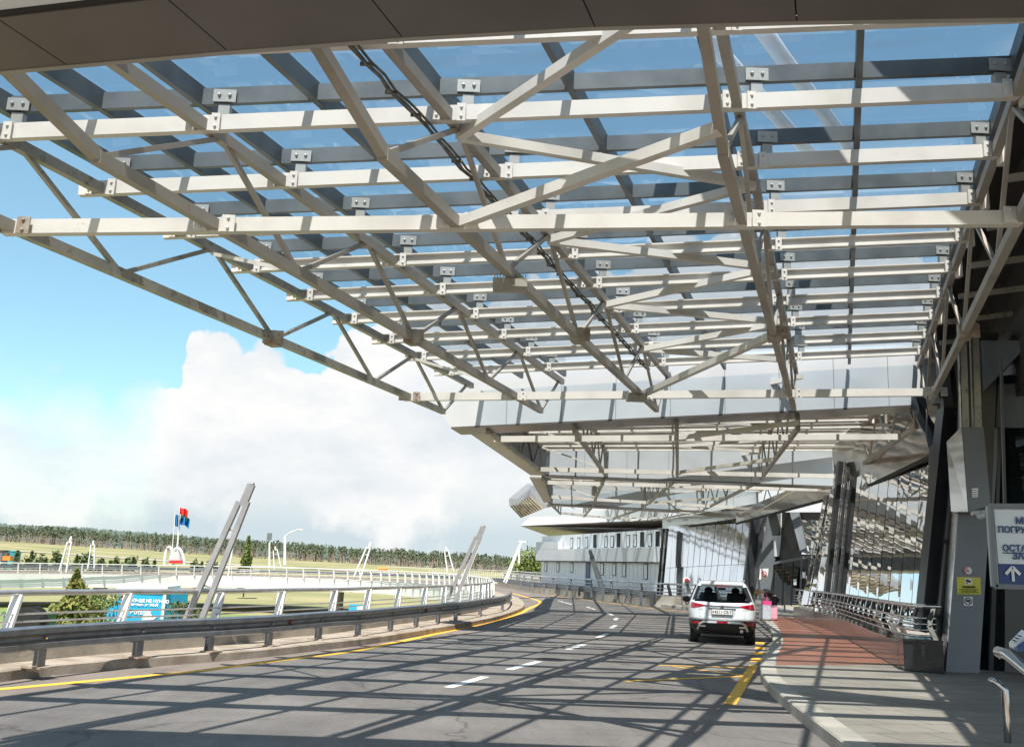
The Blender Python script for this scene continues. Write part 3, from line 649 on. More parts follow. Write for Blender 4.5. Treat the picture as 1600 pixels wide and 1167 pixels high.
for i, tx in enumerate(('ВЕДЕТСЯ ВИДЕОНАБЛЮДЕНИЕ', 'ПО ПЕРИМЕТРУ ЗДАНИЯ', 'НА ПРИЛЕГАЮЩЕЙ ТЕРРИТОРИИ')):
    text_mesh(tx, .024, 'notice_text', 'joint', ys, onp(1514, 921.3+i*2.4, .03), ax, UZ, 'CENTER')
def ring(c, r, w, m, par, name, plate=None):
    mb = MB(); n = 20; k = []
    for i in range(n):
        a = 2*math.pi*i/n; b = 2*math.pi*(i+1)/n
        P = lambda an, rr: c+ax*(math.cos(an)*rr)+UZ*(math.sin(an)*rr)
        mb.prism([P(a, r-w), P(b, r-w), P(b, r), P(a, r)], V((0, .004, 0)))
    d = ax*math.cos(.8)-UZ*math.sin(.8); mb.bar(c-d*r*.9, c+d*r*.9, .004, w*.9, UZ)
    return mb.build(name, m, par)
n1 = MB().tube([onp(1512, 891, .025), onp(1512, 891, .02)], .078, 20).build('no_smoking_notice', 'white', pil); ring(onp(1512, 891, .032), .075, .014, 'red', n1, 'prohibition_ring')
MB().bar(onp(1508.5, 891.5, .035), onp(1515.5, 891.5, .035), .004, .012).build('cigarette_mark', 'joint', n1)
n2 = MB().prism([onp(1506, 946, .02), onp(1520, 946, .02), onp(1519.5, 932, .02), onp(1505.5, 932, .02)], V((0, .005, 0))).build('square_notice', 'white', pil); ring(onp(1512.8, 939, .03), .072, .014, 'joint', n2, 'prohibition_ring')
q0 = onp(1512.8, 939, .034); MB().bar(q0+V((-.035, 0, 0)), q0+V((.035, 0, .01)), .004, .03).bar(q0+V((.0, 0, 0)), q0+V((.03, 0, .035)), .004, .015).build('transport_mark', 'joint', n2)
MB().prism([W(1462, 690, 26.2), W(1540, 690, 25.8), W(1540, 470, 25.8), W(1474, 480, 26.2)], V((.2, .4, 0))).build('rear_panel', 'greywall', pil)
# cabinet box on the pillar
cb = thing('equipment_cabinet', 'grey metal cabinet with louvres hung high on the pillar', 'cabinet', W(1512, 800, Yp-.55))
Yc = Yp-.5
MB().prism([W(1513, 799, Yc), W(1548, 789, Yc), W(1537, 668, Yc+.1), W(1503, 667, Yc+.1)], V((.12, .5, 0))).build('front_panel', 'greywall', cb)
MB().prism([W(1486, 799, Yc+.35), W(1512.4, 799.5, Yc-.01), W(1502.4, 667, Yc+.09), W(1479, 690, Yc+.45)], V((.1, .12, 0))).build('polished_side', 'shinyclad', cb)
lv = MB()
for i in range(5): lv.bar(W(1518, 764+i*3, Yc-.01), W(1528, 763.5+i*3, Yc-.01), .02, .012)
lv.build('louvre', 'chrome', cb)
# dome camera under the cabinet
pc = W(1530, 803, Yc+.1); dc = thing('security_camera', 'pale dome security camera under the grey cabinet', 'camera', pc)
MB().tube([W(1518, 801, Yc+.1), W(1540, 800, Yc+.1)], .05, 10).build('mount', 'clad_end', dc); MB().ball(pc+V((.02, -.02, -.03)), .085, .085, .08, 12, 8).build('dome', 'clad', dc, smooth=True)

# near entrance glazing right of the pillar
ng = thing('glass_entrance', 'dark teal glass entrance at the right edge, behind the hanging sign', 'entrance', G(1560, 1052, .15))
Yg = Yp+.9
MB().prism([W(1531, 1060, Yg), W(1760, 1085, Yg-1.6), W(1760, 560, Yg-1.6), W(1548, 590, Yg)], V((0, .03, 0))).build('glass', 'darkglass', ng)
MB().prism([W(1531, 1062, Yg+2.5), W(1760, 1075, Yg+2.5), W(1760, 400, Yg+2.5), W(1548, 400, Yg+2.5)], V((0, .1, 0))).build('interior_wall', 'darkwall', ng)
for a, b in (((1546, 1058), (1563, 640)), ((1600, 1062), (1604, 640)), ((1660, 1066), (1660, 640))):
    MB().bar(W(*a, Yg-.1), W(*b, Yg-.1), .09, .12, V((0, 1, 0))).build('mullion', 'darksteel', ng)
MB().bar(W(1531, 1056, Yg-.05), W(1760, 1080, Yg-1.6), .15, .25).build('plinth', 'greywall', ng)
MB().bar(W(1552, 795, Yg-.1), W(1760, 800, Yg-1.6), .15, .16).build('transom', 'greywall', ng)
for py in (700, 745): MB().bar(W(1558, py, Yg-.08), W(1700, py, Yg-1.1), .04, .05).build('transom', 'darksteel', ng)
MB().prism([W(1531, 800, Yg-.2), W(1553, 795, Yg-.2), W(1566, 605, Yg-.1), W(1537, 620, Yg-.1)], V((.05, .3, 0))).build('side_panel', 'greywall', ng)
MB().prism([W(1556, 668, Yg-.2), W(1600, 668, Yg-.5), W(1600, 600, Yg-.5), W(1560, 600, Yg-.2)], V((.02, .2, 0))).build('spandrel', 'greywall', ng)
for i in range(6):   # people-dark reflections: door frames deep inside
    pass
st = MB()
for i in range(7): st.box(W(1560+i*14, 960+(i % 3)*20, Yg+1.2), .5, .4, .5)
st.build('interior_counter', 'teal', ng)
# dark upper wall with triangular soffit
T5r = (RR1-FR1).normalized()
uw = thing('upper_wall', 'dark panelled upper wall above the entrances, beyond the right edge truss', 'wall', T1(1, .4)+V((1.0, 0, -1)))
nR = V((T5r.y, -T5r.x, 0))
a0 = FR1+nR*1.5-T5r*5; a1 = B1(1, 1.1)+nR*1.5
zb0 = CH+4.0
pa = V((a0.x, a0.y, 0)); a1 = a1+T5r*2.5; pb_ = V((a1.x, a1.y, 0)); nP = 7
for i in range(nP):
    z0 = zb0+i*.5; MB().prism([pa+UZ*(z0+.006), pb_+UZ*(z0+.006), pb_+UZ*(z0+.494), pa+UZ*(z0+.494)], nR*.1).build('wall_panel', 'darkwall', uw)
MB().prism([pa+nR*.12+UZ*zb0, pb_+nR*.12+UZ*zb0, pb_+nR*.12+UZ*(zb0+3.5), pa+nR*.12+UZ*(zb0+3.5)], nR*.1).build('backing', 'joint', uw)
MB().prism([pa-nR*1.35+UZ*(zb0+1.95), pb_-nR*1.35+UZ*(zb0+1.95), pb_+nR*.0+UZ*(zb0+3.3), pa+nR*.0+UZ*(zb0+3.3)], UZ*.08).build('eaves_board', 'darkwall', uw)
MB().prism([pa-nR*1.0+UZ*(zb0+2.6), pb_-nR*1.0+UZ*(zb0+2.6), pb_+nR*12+UZ*(zb0+4.3), pa+nR*12+UZ*(zb0+4.3)], UZ*.15).build('roof_deck', 'darkwall', uw)
for i in range(12):
    p = lerp(pa, pb_, (i+.5)/12); MB().bar(p-nR*1.25+UZ*(zb0+1.5), p+UZ*(zb0+1.62), .07, .1).build('outrigger', 'steel_dirty', uw)
MB().prism([W(1533, 532, Yp+.2), W(1600, 532, Yp-.4), W(1600, 545, Yp-.4), W(1536, 612, Yp+.2)], V((.3, .9, 0))).build('soffit_wedge', 'greywall', uw)
MB().prism([pa+UZ*(zb0-.02), pb_+UZ*(zb0-.02), pb_+nR*4+UZ*(zb0-.02), pa+nR*4+UZ*(zb0-.02)], -UZ*.06).build('soffit', 'darkwall', uw)
# roof body so that the building has depth
MB().prism([pa+nR*.3+UZ*(zb0+3.5), pb_+nR*.3+UZ*(zb0+3.5), pb_+nR*14+UZ*(zb0+4.5), pa+nR*14+UZ*(zb0+4.5)], UZ*.3).build('roof', 'greywall', uw)

# hanging sign
Ys = 12.0
sg = thing('direction_sign', 'white and navy hanging sign with an upward arrow at the right edge', 'sign', W(1560, 920, Ys))
S = lambda px, py, o=0.0: W(px, py, Ys-o)
MB().prism([S(1555, 916), S(1700, 921), S(1700, 790), S(1547, 790)], V((0, .12, 0))).build('case', 'rail', sg)
fr = MB()
for a, b in (((1555, 916), (1700, 921)), ((1547, 790), (1700, 790)), ((1555, 917), (1547, 789)), ((1700, 921), (1700, 790))): fr.bar(S(*a, .03), S(*b, .03), .05, .045, V((0, 1, 0)))
fr.build('frame', 'greywall', sg)
MB().prism([S(1560, 880, .01), S(1696, 883, .01), S(1696, 797, .01), S(1553, 796, .01)], V((0, .008, 0))).build('white_field', 'signwhite', sg)
MB().prism([S(1562, 912, .01), S(1696, 916, .01), S(1696, 883.6, .01), S(1560, 880.6, .01)], V((0, .008, 0))).build('navy_field', 'navy', sg)
sx = (S(1700, 850)-S(1552, 847)).normalized(); sz = UZ
def sgt(tx, px, py, size): text_mesh(tx, size, 'sign_text', 'navy', sg, S(px, py, .03), sx, sz, 'LEFT', bold=.0035)
sgt('МЕСТО', 1587, 818, .108); sgt('ПОГРУЗКИ', 1559.5, 831.5, .100); sgt('ОСТАНОВКА', 1567, 860.5, .102); sgt('ЗАПРЕЩЕНА', 1582, 873, .108)
MB().bar(S(1567, 863.3, .03), S(1680, 866, .03), .004, .012, UZ).build('underline', 'navy', sg)
ar = MB(); c = S(1582.5, 893, .03)
ar.bar(c+UZ*.02, c-UZ*.11, .004, .032, V((1, 0, 0))); 
for sgn in (-1, 1): ar.bar(c+UZ*.055, c+UZ*-.03+V((sgn*.085, 0, 0)), .004, .036, UZ)
ar.build('arrow', 'white', sg)
for px in (1570, 1680): MB().bar(S(px, 790), S(px-6, 560), .03, .03, V((0, 1, 0))).build('hanger', 'darksteel', sg)

# ------------------------------------------------------------------ stainless hand rail by the mirror wall, planter
hp = [G(1413+60, 1006, .68), G(1413, 1000, .68)]
pl0 = G(1413, 1048, .15); pl1 = G(1476, 1053, .15)
pln = thing('stone_planter', 'low black polished granite plinth left of the grey pillar', 'planter', pl0)
dpl = V((.25, 1.0, 0)); hP = .56
MB().prism([pl0, pl1, pl1+dpl, pl0+dpl], UZ*hP).build('plinth', 'granite', pln)
MB().prism([pl0+V((-.03, -.03, hP+.003)), pl1+V((.0, -.03, hP+.003)), pl1+dpl+V((0, .03, hP+.003)), pl0+dpl+V((-.03, .03, hP+.003))], UZ*.04).build('cap', 'granite', pln)
far_rail = [G(1413, 1005, .68), G(1380, 989, .68), G(1341, 974, .68), G(1300, 959.5, .68), G(1243, 947, .68)]
hr = [V((pl1.x+.1, pl1.y+.25, 0)), V((pl0.x+.25, pl0.y+.15, 0))]+[V((p.x+.06, p.y, 0)) for p in far_rail[1:]]
hrp = spline(hr, 6)
pw_ = offset(hrp[6:], .14) if False else [p+V((-.16, -.05, 0)) for p in hrp[7:]]; pz_ = [p+V((.35, .05, 0)) for p in hrp[7:]]
bw = MB().strip([p+UZ*.15 for p in pw_], [p+UZ*.66 for p in pw_]).strip([p+UZ*.66 for p in pw_], [p+UZ*.66 for p in pz_]).strip([p+UZ*.66 for p in pz_], [p+UZ*.15 for p in pz_])
bw.add([pw_[-1]+UZ*.15, pz_[-1]+UZ*.15, pz_[-1]+UZ*.66, pw_[-1]+UZ*.66], [(0, 1, 2, 3)])
tag(bw.build('plinth_wall', 'redgranite'), 'long low polished granite plinth wall curving along the mirror clad wall', 'wall')
hrail = thing('stainless_balustrade', 'curved stainless balustrade on the granite plinth before the large mirror wall', 'railing', V((hr[2].x, hr[2].y, .68)))
for z, r_ in ((1.36, .045), (1.14, .026), (1.03, .022), (.92, .022), (.81, .022)):
    MB().tube([V((p.x-(.10 if z < 1.2 else 0), p.y, z)) for p in hrp], r_, 8).build('top_rail' if z > 1.2 else 'mid_rail', 'chrome', hrail, smooth=True)
for p, t in resample(hrp, 1.1, .15):
    MB().bar(V((p.x+.05, p.y, .67)), V((p.x-.10, p.y, 1.0)), .05, .09).bar(V((p.x-.10, p.y, .98)), V((p.x, p.y, 1.33)), .05, .07).box(V((p.x+.02, p.y, .69)), .2, .2, .04).build('post', 'chrome', hrail)
for p, t in resample(hrp, .42, .2):
    MB().bar(V((p.x+.02, p.y, 1.33))-t*.1, V((p.x+.04, p.y, 1.12))+t*.1, .03, .09).build('infill_plate', 'darksteel', hrail)

# ------------------------------------------------------------------ ground, road, pavement
def zg(x, y): 
    r = math.hypot(x, y); k = min(max((r-260)/900, 0), 1); k = k*k*(3-2*k)
    side = min(max((-x/ (y+1) if y > 0 else 1)*2.2, 0), 1.2)
    return -4.0+k*(3.0+9.5*side)+ (.35*noise.noise(V((x*.02, y*.02, 3)))+.9*noise.noise(V((x*.006, y*.006, 1))))*min(max((r-150)/200, 0), 1)
gm = MB(); NX, NY = 120, 120
xs = [math.copysign(abs(t)**2.4, t)*4000 for t in [(-1+2*i/NX) for i in range(NX+1)]]
ysl = [-600+(i/NY)**2.2*4800 for i in range(NY+1)]
for y in ysl:
    for x in xs: gm.v.append(V((x, y, zg(x, y))))
for j in range(NY):
    for i in range(NX): a = j*(NX+1)+i; gm.f.append((a, a+1, a+NX+2, a+NX+1))
struct(gm.build('ground', 'grass', origin=(0, 0, 0), smooth=True))

# kerb lines
KL = [G(-60, 1072, .0), G(60, 1057), G(214, 1043), G(326, 1034), G(400, 1028), G(500, 1016), G(600, 1003), G(729, 980), G(790, 965), G(819, 951)]
FR_ = [V((1.0, 58, 0)), V((.4, 64, 0)), V((-1.0, 75, 0)), V((-5.7, 93, 0)), V((-14.8, 108, -.1)), V((-28.6, 113, -.3)), V((-40, 103, -.5)), V((-49, 92, -.7)), V((-58, 76, -1.0)), V((-66, 58, -1.3))]
KL0 = [V((-9.2, 9, 0)), V((-12, 2, 0)), V((-14, -8, 0))][::-1]
inner = spline(KL0+KL+FR_, 5)
RTc = [V((-2, -14, 0)), V((1.5, -2, 0)), V((3.2, 8, 0)), G(1190, 1066), G(1207, 1010), G(1202, 985), G(1188, 966), V((13.0, 50, 0)), G(1074, 952), G(946, 938), G(856, 927), G(822, 922), V((-1.5, 110, 0)), V((-12, 124, -.1)), V((-30, 130, -.3)), V((-50, 117, -.6)), V((-66, 92, -.9)), V((-78, 66, -1.3))]
outer = spline(RTc, 5)
def rs(path, n):
    L = sum((b-a).length for a, b in zip(path, path[1:])); return [p for p, t in resample(path, L/(n-1)*.99999)][:n]
I_ = rs(inner, 160); O_ = rs(outer, 160)
rd = MB(); K = 8
grid = [[lerp(I_[i], O_[i], k/K) for k in range(K+1)] for i in range(len(I_))]
for row in grid: rd.v += row
for i in range(len(grid)-1):
    for k in range(K): a = i*(K+1)+k; rd.f.append((a, a+1, a+K+2, a+K+1))
struct(rd.build('road', 'asphalt', origin=(0, 0, 0)))
# bridge deck body below the road
bd = MB()
inn = offset(inner, -1.25); outb = offset(outer, 9.0)
I2 = rs(inn, 160); O2 = rs(offset(outer, 1.2), 160)
k0 = 0
bd.strip([p-UZ*.06 for p in I2], [p-UZ*.06 for p in O2])
bd.strip([p-UZ*1.1 for p in I2], [p-UZ*1.1 for p in O2])
bd.strip([p-UZ*.06+V((0, 0, 0)) for p in I2], [p-UZ*1.1 for p in I2])
struct(bd.build('bridge_deck', 'fascia_white', origin=(0, 0, -1.5)))
fm = MB()   # white edge beam proud of the deck, inner side
E_ = offset(inn, -.02)
fm.strip([p+UZ*.12 for p in E_], [p-UZ*1.15 for p in E_]).strip([p+UZ*.12 for p in E_], [p+UZ*.12 for p in inn]).strip([p-UZ*1.15 for p in E_], [p-UZ*1.1 for p in inn])
struct(fm.build('bridge_edge', 'fascia_white', origin=(0, 0, -1.5)))
bs = MB()
for p, t in resample(inn, 22, 60): bs.tube([V((p.x, p.y, -6))+V((t.y, -t.x, 0))*4, V((p.x, p.y, -1.5))+V((t.y, -t.x, 0))*4], .7, 10)
struct(bs.build('bridge_pier', 'concrete', origin=(0, 0, -5)))
def kerbstrip(path, w, h, side, name, m):
    a = path; b = offset(path, side*w); mb = MB()
    mb.strip([p+UZ*-.02 for p in a], [p+UZ*(h-.02) for p in a]); a2 = offset(path, side*.02, h)
    mb.strip([p+UZ*(h-.02) for p in a], a2); mb.strip(a2, [p+UZ*h for p in b]); mb.strip([p+UZ*h for p in b], [p-UZ*.03 for p in b])
    return struct(mb.build(name, m, origin=(0, 0, 0)))
kerbstrip(inner, 1.25, .15, -1, 'kerb', 'kerb')
# outer: pavement to the terminal
near_o = spline(RTc[:10], 5)
bld = [V((18, -14, 0)), V((18, -2, 0)), V((18, 8, 0)), V((19, 19, 0)), V((24, 30, 0)), V((27, 42, 0)), V((28, 52, 0)), V((24, 62, 0)), V((16, 68, 0)), V((9.5, 73, 0))]
bp_ = spline(bld, 5)
Na = rs(near_o, 80); Nb = rs(bp_, 80)
kb = offset(near_o, .28); Nk = rs(kb, 80)
pv = MB(); pv.strip([p+UZ*.15 for p in Nk], [p+UZ*.15 for p in Nb])
struct(pv.build('pavement', 'greypave', origin=(0, 0, 0)))
kerbstrip(near_o, .28, .155, 1, 'kerb', 'concrete')
kerbstrip(spline(RTc[9:], 5), 1.2, .15, 1, 'kerb', 'kerb')
rp = [(1213, 1038), (1320, 1038), (1418, 1036), (1440, 1012), (1400, 1000), (1340, 984), (1290, 973), (1240, 964), (1196, 962), (1206, 978), (1212, 990), (1213, 1010)]
struct(MB().add([G(*p, .154) for p in rp], [tuple(range(len(rp)))]).build('paving', 'redpave', origin=(0, 0, .154)))
# right-hand dark service strip between pavement and walls lies on the same sheet
# markings
def stripe(path, w, name, m, z=.004):
    a = offset(path, -w/2, z); b = offset(path, w/2, z); return struct(MB().strip(a, b).build(name, m, origin=(0, 0, z)))
yl = spline([V((-10.5, 2, 0)), V((-8.6, 9, 0)), G(150, 1063), G(300, 1049), G(450, 1030), G(546, 1018), G(620, 1003), G(691, 988), G(776, 969), G(814, 957), G(827, 950), V((2.1, 55.5, 0)), V((2.0, 62, 0)), V((.8, 75, 0))], 6)
stripe(yl, .18, 'road_marking', 'yellow')
for a, b in (((795, 1046), (842, 1033)), ((887, 1014.5), (913, 1006.5)), ((934, 996), (949, 989.5)), ((955, 981), (962, 976.5)), ((961, 968.5), (964, 965)), ((957, 961), (947, 956)), ((930, 952), (917, 948)), ((893, 944), (872, 938)), ((700, 1074), (758, 1057))):
    stripe([G(*a), G(*b)], .16, 'road_marking', 'worn_white')
for a, b, w in (((1028, 1039), (1172, 1043), .12), ((1051, 1041), (1165, 1055), .10), ((978, 1064), (1165, 1056), .14), ((1159, 1070), (1178, 1039), .18), ((1180.5, 1034), (1183, 1028), .24), ((1184, 1023), (1186, 1018.5), .24), ((1186.5, 1014), (1187.5, 1010), .24), ((1187.5, 1006), (1187.5, 1003), .24), ((1140, 1100), (1159, 1070), .18)):
    stripe([G(*a), G(*b)], w, 'road_marking', 'yellow')
yr = spline([G(1074, 955.5), G(1000, 948), G(946, 941), G(900, 935), G(862, 930)], 5)
stripe(yr, .2, 'road_marking', 'yellow')

for i_, pp_ in enumerate((((690, 1003), (770, 993), (800, 1001), (722, 1013)), ((835, 962), (905, 958), (925, 964), (850, 970)), ((560, 1046), (640, 1036), (660, 1045), (575, 1058)))):
    rv = random.Random(i_); q_ = [G(*a, .0035) for a in pp_]; ed = []
    for a, b in zip(q_, q_[1:]+q_[:1]):
        for t in range(5): ed.append(lerp(a, b, t/5)+V((rv.uniform(-.06, .06), rv.uniform(-.12, .12), 0)))
    struct(MB().add(ed, [tuple(range(len(ed)))]).build('road_patch', 'patch', origin=(0, 0, .0035)))
for a in ((860, 1030), (735, 1000)):
    p_ = G(*a, .004); struct(MB().prism([p_+V((.32*math.cos(k*.3927), .32*math.sin(k*.3927), 0)) for k in range(16)], UZ*.006).build('road_manhole', 'rubber', origin=p_))
# lower level: service road and lawn
low = MB(); lp = [V((-160, 30, -3.9)), V((-60, 40, -3.9)), V((-30, 60, -3.9)), V((-10, 70, -3.9))]
struct(MB().add([V((-90, 20, -3.55)), V((-12, 20, -3.55)), V((-4, 50, -3.55)), V((-4, 88, -3.55)), V((-20, 100, -3.55)), V((-60, 96, -3.55)), V((-120, 60, -3.55))], [tuple(range(7))]).build('lawn', 'lawn', origin=(0, 0, -3.55)))
struct(MB().strip([V((-130, 62, -3.5)), V((-60, 63, -3.5)), V((-25, 66, -3.5)), V((-6, 72, -3.5))], [V((-130, 67, -3.5)), V((-60, 68, -3.5)), V((-25, 71, -3.5)), V((-6, 77, -3.5))]).build('path', 'concrete', origin=(0, 0, -3.5)))
struct(MB().strip([V((-130, 41, -3.5)), V((-50, 43, -3.5)), V((-18, 48, -3.5)), V((-5, 56, -3.5))], [V((-130, 45, -3.5)), V((-50, 47.5, -3.5)), V((-18, 53, -3.5)), V((-5, 61, -3.5))]).build('path', 'concrete', origin=(0, 0, -3.5)))

# ------------------------------------------------------------------ near guard rail and balustrade
gbase = [G(-60, 1058, .15), G(60, 1043, .15), G(214, 1027, .15), G(326, 1018, .15), G(419, 1009, .15), G(497, 999, .15), G(559, 993, .15), G(610, 985, .15), G(650, 979, .15), G(684, 974, .15), G(712, 970, .15), G(750, 962, .15), G(785, 954, .15), V((.35, 47.5, .15)), V((.35, 52, .15))]
for p in gbase[:2]: pass
gpath = spline([gbase[0]+V((-1.4, -4, 0))]+gbase, 5)
def wbeam(path, z0, z1, out, root, name='rail_beam'):
    prof = [(0, 0), (.07, .03), (.07, .10), (.0, .145), (.0, .19), (.07, .235), (.07, .305), (0, .335)]
    mb = MB(); h = (z1-z0)/.335; n = len(path); k0 = 0
    L = [offset([V((p.x, p.y, 0)) for p in path], out*(a+.04)) for a, b in prof]
    for j, (a, b) in enumerate(prof): mb.v += [V((q.x, q.y, path[i].z+z0+b*h)) for i, q in enumerate(L[j])]
    for j in range(len(prof)-1):
        for i in range(n-1): mb.f.append((j*n+i, j*n+i+1, (j+1)*n+i+1, (j+1)*n+i))
    return mb.build(name, 'rail', root)
gr1 = thing('guard_rail', 'galvanised steel guard rail along the left kerb in the foreground', 'guard rail', gbase[3])
wb = wbeam(gpath, .24, .575, 1, gr1)
bolts = MB(); refl = MB()
for i, p in enumerate(gbase[:-1]):
    q = gbase[min(i+1, len(gbase)-1)]; t = (q-p).normalized(); sd = V((t.y, -t.x, 0))
    MB().bar(p-sd*.05, p-sd*.05+UZ*.42, .13, .014, sd).bar(p+sd*.04, p+sd*.04+UZ*.42, .13, .014, sd).bar(p, p+UZ*.42, .014, .09, sd).bar(p+UZ*.38-sd*.03, p+UZ*.38+sd*.05, .06, .10).build('post', 'rail', gr1)
    MB().box(p+UZ*.012, .34, .30, .025, -math.atan2(t.x, t.y)).build('base_plate', 'rustplate', gr1)
    bolts.ball(p+sd*.06+UZ*.41, .028, n=6, m=4)
bolts.build('bolt', 'chrome', wb)
for i in (4, 8, 12):
    p = gbase[i]; q = gbase[i+1]; c = lerp(p, q, .35); t = (q-p).normalized(); sd = V((t.y, -t.x, 0)); refl.box(c+sd*.07+UZ*.41, .04, .10, .06, 0)
refl.build('reflector', 'redlens', wb)
# concrete parapet strip behind
par = offset(gpath, -.72)
pm = MB(); p2 = offset(gpath, -1.0)
pm.strip([V((p.x, p.y, .14)) for p in par], [V((p.x, p.y, .52)) for p in par]).strip([V((p.x, p.y, .52)) for p in par], [V((p.x, p.y, .52)) for p in p2]).strip([V((p.x, p.y, .52)) for p in p2], [V((p.x, p.y, -.2)) for p in p2])
tag(pm.build('parapet', 'concrete'), 'low stained concrete parapet behind the foreground guard rail', 'wall')
# balustrade following the whole inner curve
bpth = offset(gpath, -.86); 
curve = [V((p.x, p.y, 0)) for p in bpth][:-3]+[V((-.6, 58, 0)), V((-.9, 63, 0)), V((-2.3, 74.5, 0)), V((-6.8, 91.5, 0)), V((-15.4, 106.4, -.1)), V((-28.6, 111.4, -.3)), V((-38.8, 101.8, -.5)), V((-47.6, 91, -.7)), V((-57, 75, -1.0)), V((-65, 57, -1.3))]
nb = len(bpth)-3
fullc = spline([curve[0]]+curve[1:nb:5]+curve[nb:], 6)
# split into near and far piece (near: up to y = 58 going away)
cut = next(i for i, p in enumerate(fullc) if p.y > 60)
nearc, farc = fullc[:cut+1], fullc[cut:]
def balustrade(lbl, path, step, start, rm, pm_, zt, wall, lean, thick=1.0, grp=None):
    p0 = path[len(path)//2]; root = thing('balustrade', lbl, 'railing', p0)
    MB().tube([p+UZ*zt for p in path], .045*thick, 8).build('top_rail', rm, root, smooth=True)
    for z in (.60, .71, .82) if wall else (.45, .62, .80):
        MB().tube([p+UZ*z for p in offset(path, .06)], .016*thick, 6).build('mid_rail', rm, root)
    pts_ = resample(path, step, start)
    for p, t in pts_[:98]:
        sd = V((t.y, -t.x, 0))
        MB().bar(p+UZ*(.3 if wall else .1)+t*-.16*lean+sd*.04, p+UZ*(zt-.03)+t*.10*lean, .05*thick, .17*thick, t.cross(UZ)).build('post', pm_, root)
    return root
balustrade('steel balustrade with slanting white posts behind the foreground guard rail', nearc, 2.35, 1.2, 'railsteel', 'railwhite', 1.12, True, 1.0)
balustrade('white balustrade on the far side of the curved ramp, above the white bridge edge', farc, 2.05, 1.0, 'railwhite', 'railwhite', 1.10, False, .5, 1.1)
# second far rail (outer side of the ramp)
oc = [p+UZ*.0 for p in offset(spline(RTc[11:], 5), .3)]
r3 = thing('guard_rail', 'far white guard rail on the outer side of the ramp, before the pine forest', 'guard rail', oc[len(oc)//2])
wbeam(oc, .35, .72, -1, r3)
for p, t in resample(oc, 2.6, .5): MB().bar(p, p+UZ*.65, .1, .1).build('post', 'railwhite', r3)
fz = offset(oc, .9)
r4 = thing('mesh_fence', 'low pale mesh fence behind the guard rail at the road bend', 'fence', fz[0])
MB().tube([p+UZ*1.5 for p in fz[:12]], .035, 6).build('top_rail', 'railwhite', r4); MB().tube([p+UZ*1.0 for p in fz[:12]], .03, 6).build('mid_rail', 'railwhite', r4)
for p, t in resample(fz[:12], .55, .1)[:70]: MB().bar(p+UZ*.2, p+UZ*1.5, .035, .035).build('picket', 'railwhite', r4)

# right-hand barrier in front of the far wing
xsb = [(814, 920), (832, 923), (850, 925), (868, 927), (886, 929), (905, 931), (924, 933), (942.5, 935.5), (962, 937), (982, 939), (1002, 941.5), (1023, 943.5)]
rb_ = [G(x, y, .15) for x, y in xsb]
g2 = thing('guard_rail', 'long guard rail on dark posts in front of the far windowed wing', 'guard rail', rb_[5])
wbeam([rb_[0]+(rb_[0]-rb_[1])*3]+rb_, .30, .66, -1, g2)
for p in rb_: MB().bar(p, p+UZ*.6, .14, .14).build('post', 'greywall', g2)
b5 = [G(x, y, .15)+V((.9, .9, 0)) for x, y in xsb]+[V((12.2, 60.2, .15)), V((14.5, 55.8, .15))]
b5 = spline([b5[0]+(b5[0]-b5[1])*3]+b5, 3)
r5 = thing('balustrade', 'grey balustrade with dark slanting posts before the mirror clad walls', 'railing', b5[10])
for z, r_ in ((1.25, .06), (1.0, .03), (.8, .03), (.62, .03)): MB().tube([p+UZ*(z-.15) for p in b5], r_, 6).build('rail_tube', 'railsteel', r5)
for p, t in resample(b5, 4.1, 1): MB().bar(p+t*.35, p-t*.1+UZ*1.05, .10, .16).build('post', 'greywall', r5)
pw = offset(b5, .35); q2 = offset(b5, .6)
pmm = MB().strip([p-UZ*.02 for p in pw], [p+UZ*.45 for p in pw]).strip([p+UZ*.45 for p in pw], [p+UZ*.45 for p in q2]).strip([p+UZ*.45 for p in q2], [p-UZ*2 for p in q2])
tag(pmm.build('parapet', 'concrete'), 'low concrete parapet running behind the white car', 'wall')

# ------------------------------------------------------------------ leaning lamp masts
def mast(lbl, b, t, Y, w=.11, m='railwhite', head=True, gap=None, Y2=None):
    Y2 = Y2 or Y
    p = W(*b, Y); q = W(*t, Y2); d = q-p; L = d.length; dn = d.normalized(); sd = dn.cross(V((0, 1, 0))).normalized()
    root = thing('lamp_mast', lbl, 'lamp mast', p, 'leaning twin lamp masts along the ramp')
    g = gap if gap is not None else w*1.6
    MB().bar(p-sd*g/2, p-sd*g/2*.5+dn*L*.88, w*.85, w*1.1, V((0, 1, 0))).build('left_arm', m, root)
    MB().bar(p+sd*g/2*1.4, p+sd*g/2*.8+dn*L*.86, w*.85, w*1.1, V((0, 1, 0))).build('right_arm', m, root)
    for k in (.25, .66): MB().bar(p-sd*g/2+dn*L*k, p+sd*g/2+dn*L*k, w*.3, w*.3).build('tie', m, root)
    if head: MB().bar(q-dn*L*.16, q, w*1.3, w*1.0, V((0, 1, 0))).ball(q, w*.6, n=8, m=5).build('lamp_head', m, root)
    return root
Ym = W(310, 940, nearc[0].y).y
def ycurve(px, py=920):  # distance of the near balustrade in this direction
    k = ray(px, py); k = k.x/k.y
    return min(nearc, key=lambda p: abs(p.x-k*p.y)).y
mast('tall grey leaning twin lamp mast rising from the foreground balustrade', (303, 972), (393, 757), ycurve(305), .108, 'mast', gap=.23)
mast('dark grey leaning lamp mast at the middle of the balustrade curve', (703, 945), (755, 823), ycurve(703)+.6, .135, 'mast', gap=.22)
mast('pale leaning lamp mast standing right behind the dark grey one', (716, 925), (748, 850), 66, .13, gap=.2)
mast('white leaning lamp mast at the outer bend of the balustrade', (789, 910), (814, 847), 63, .11, gap=.12)
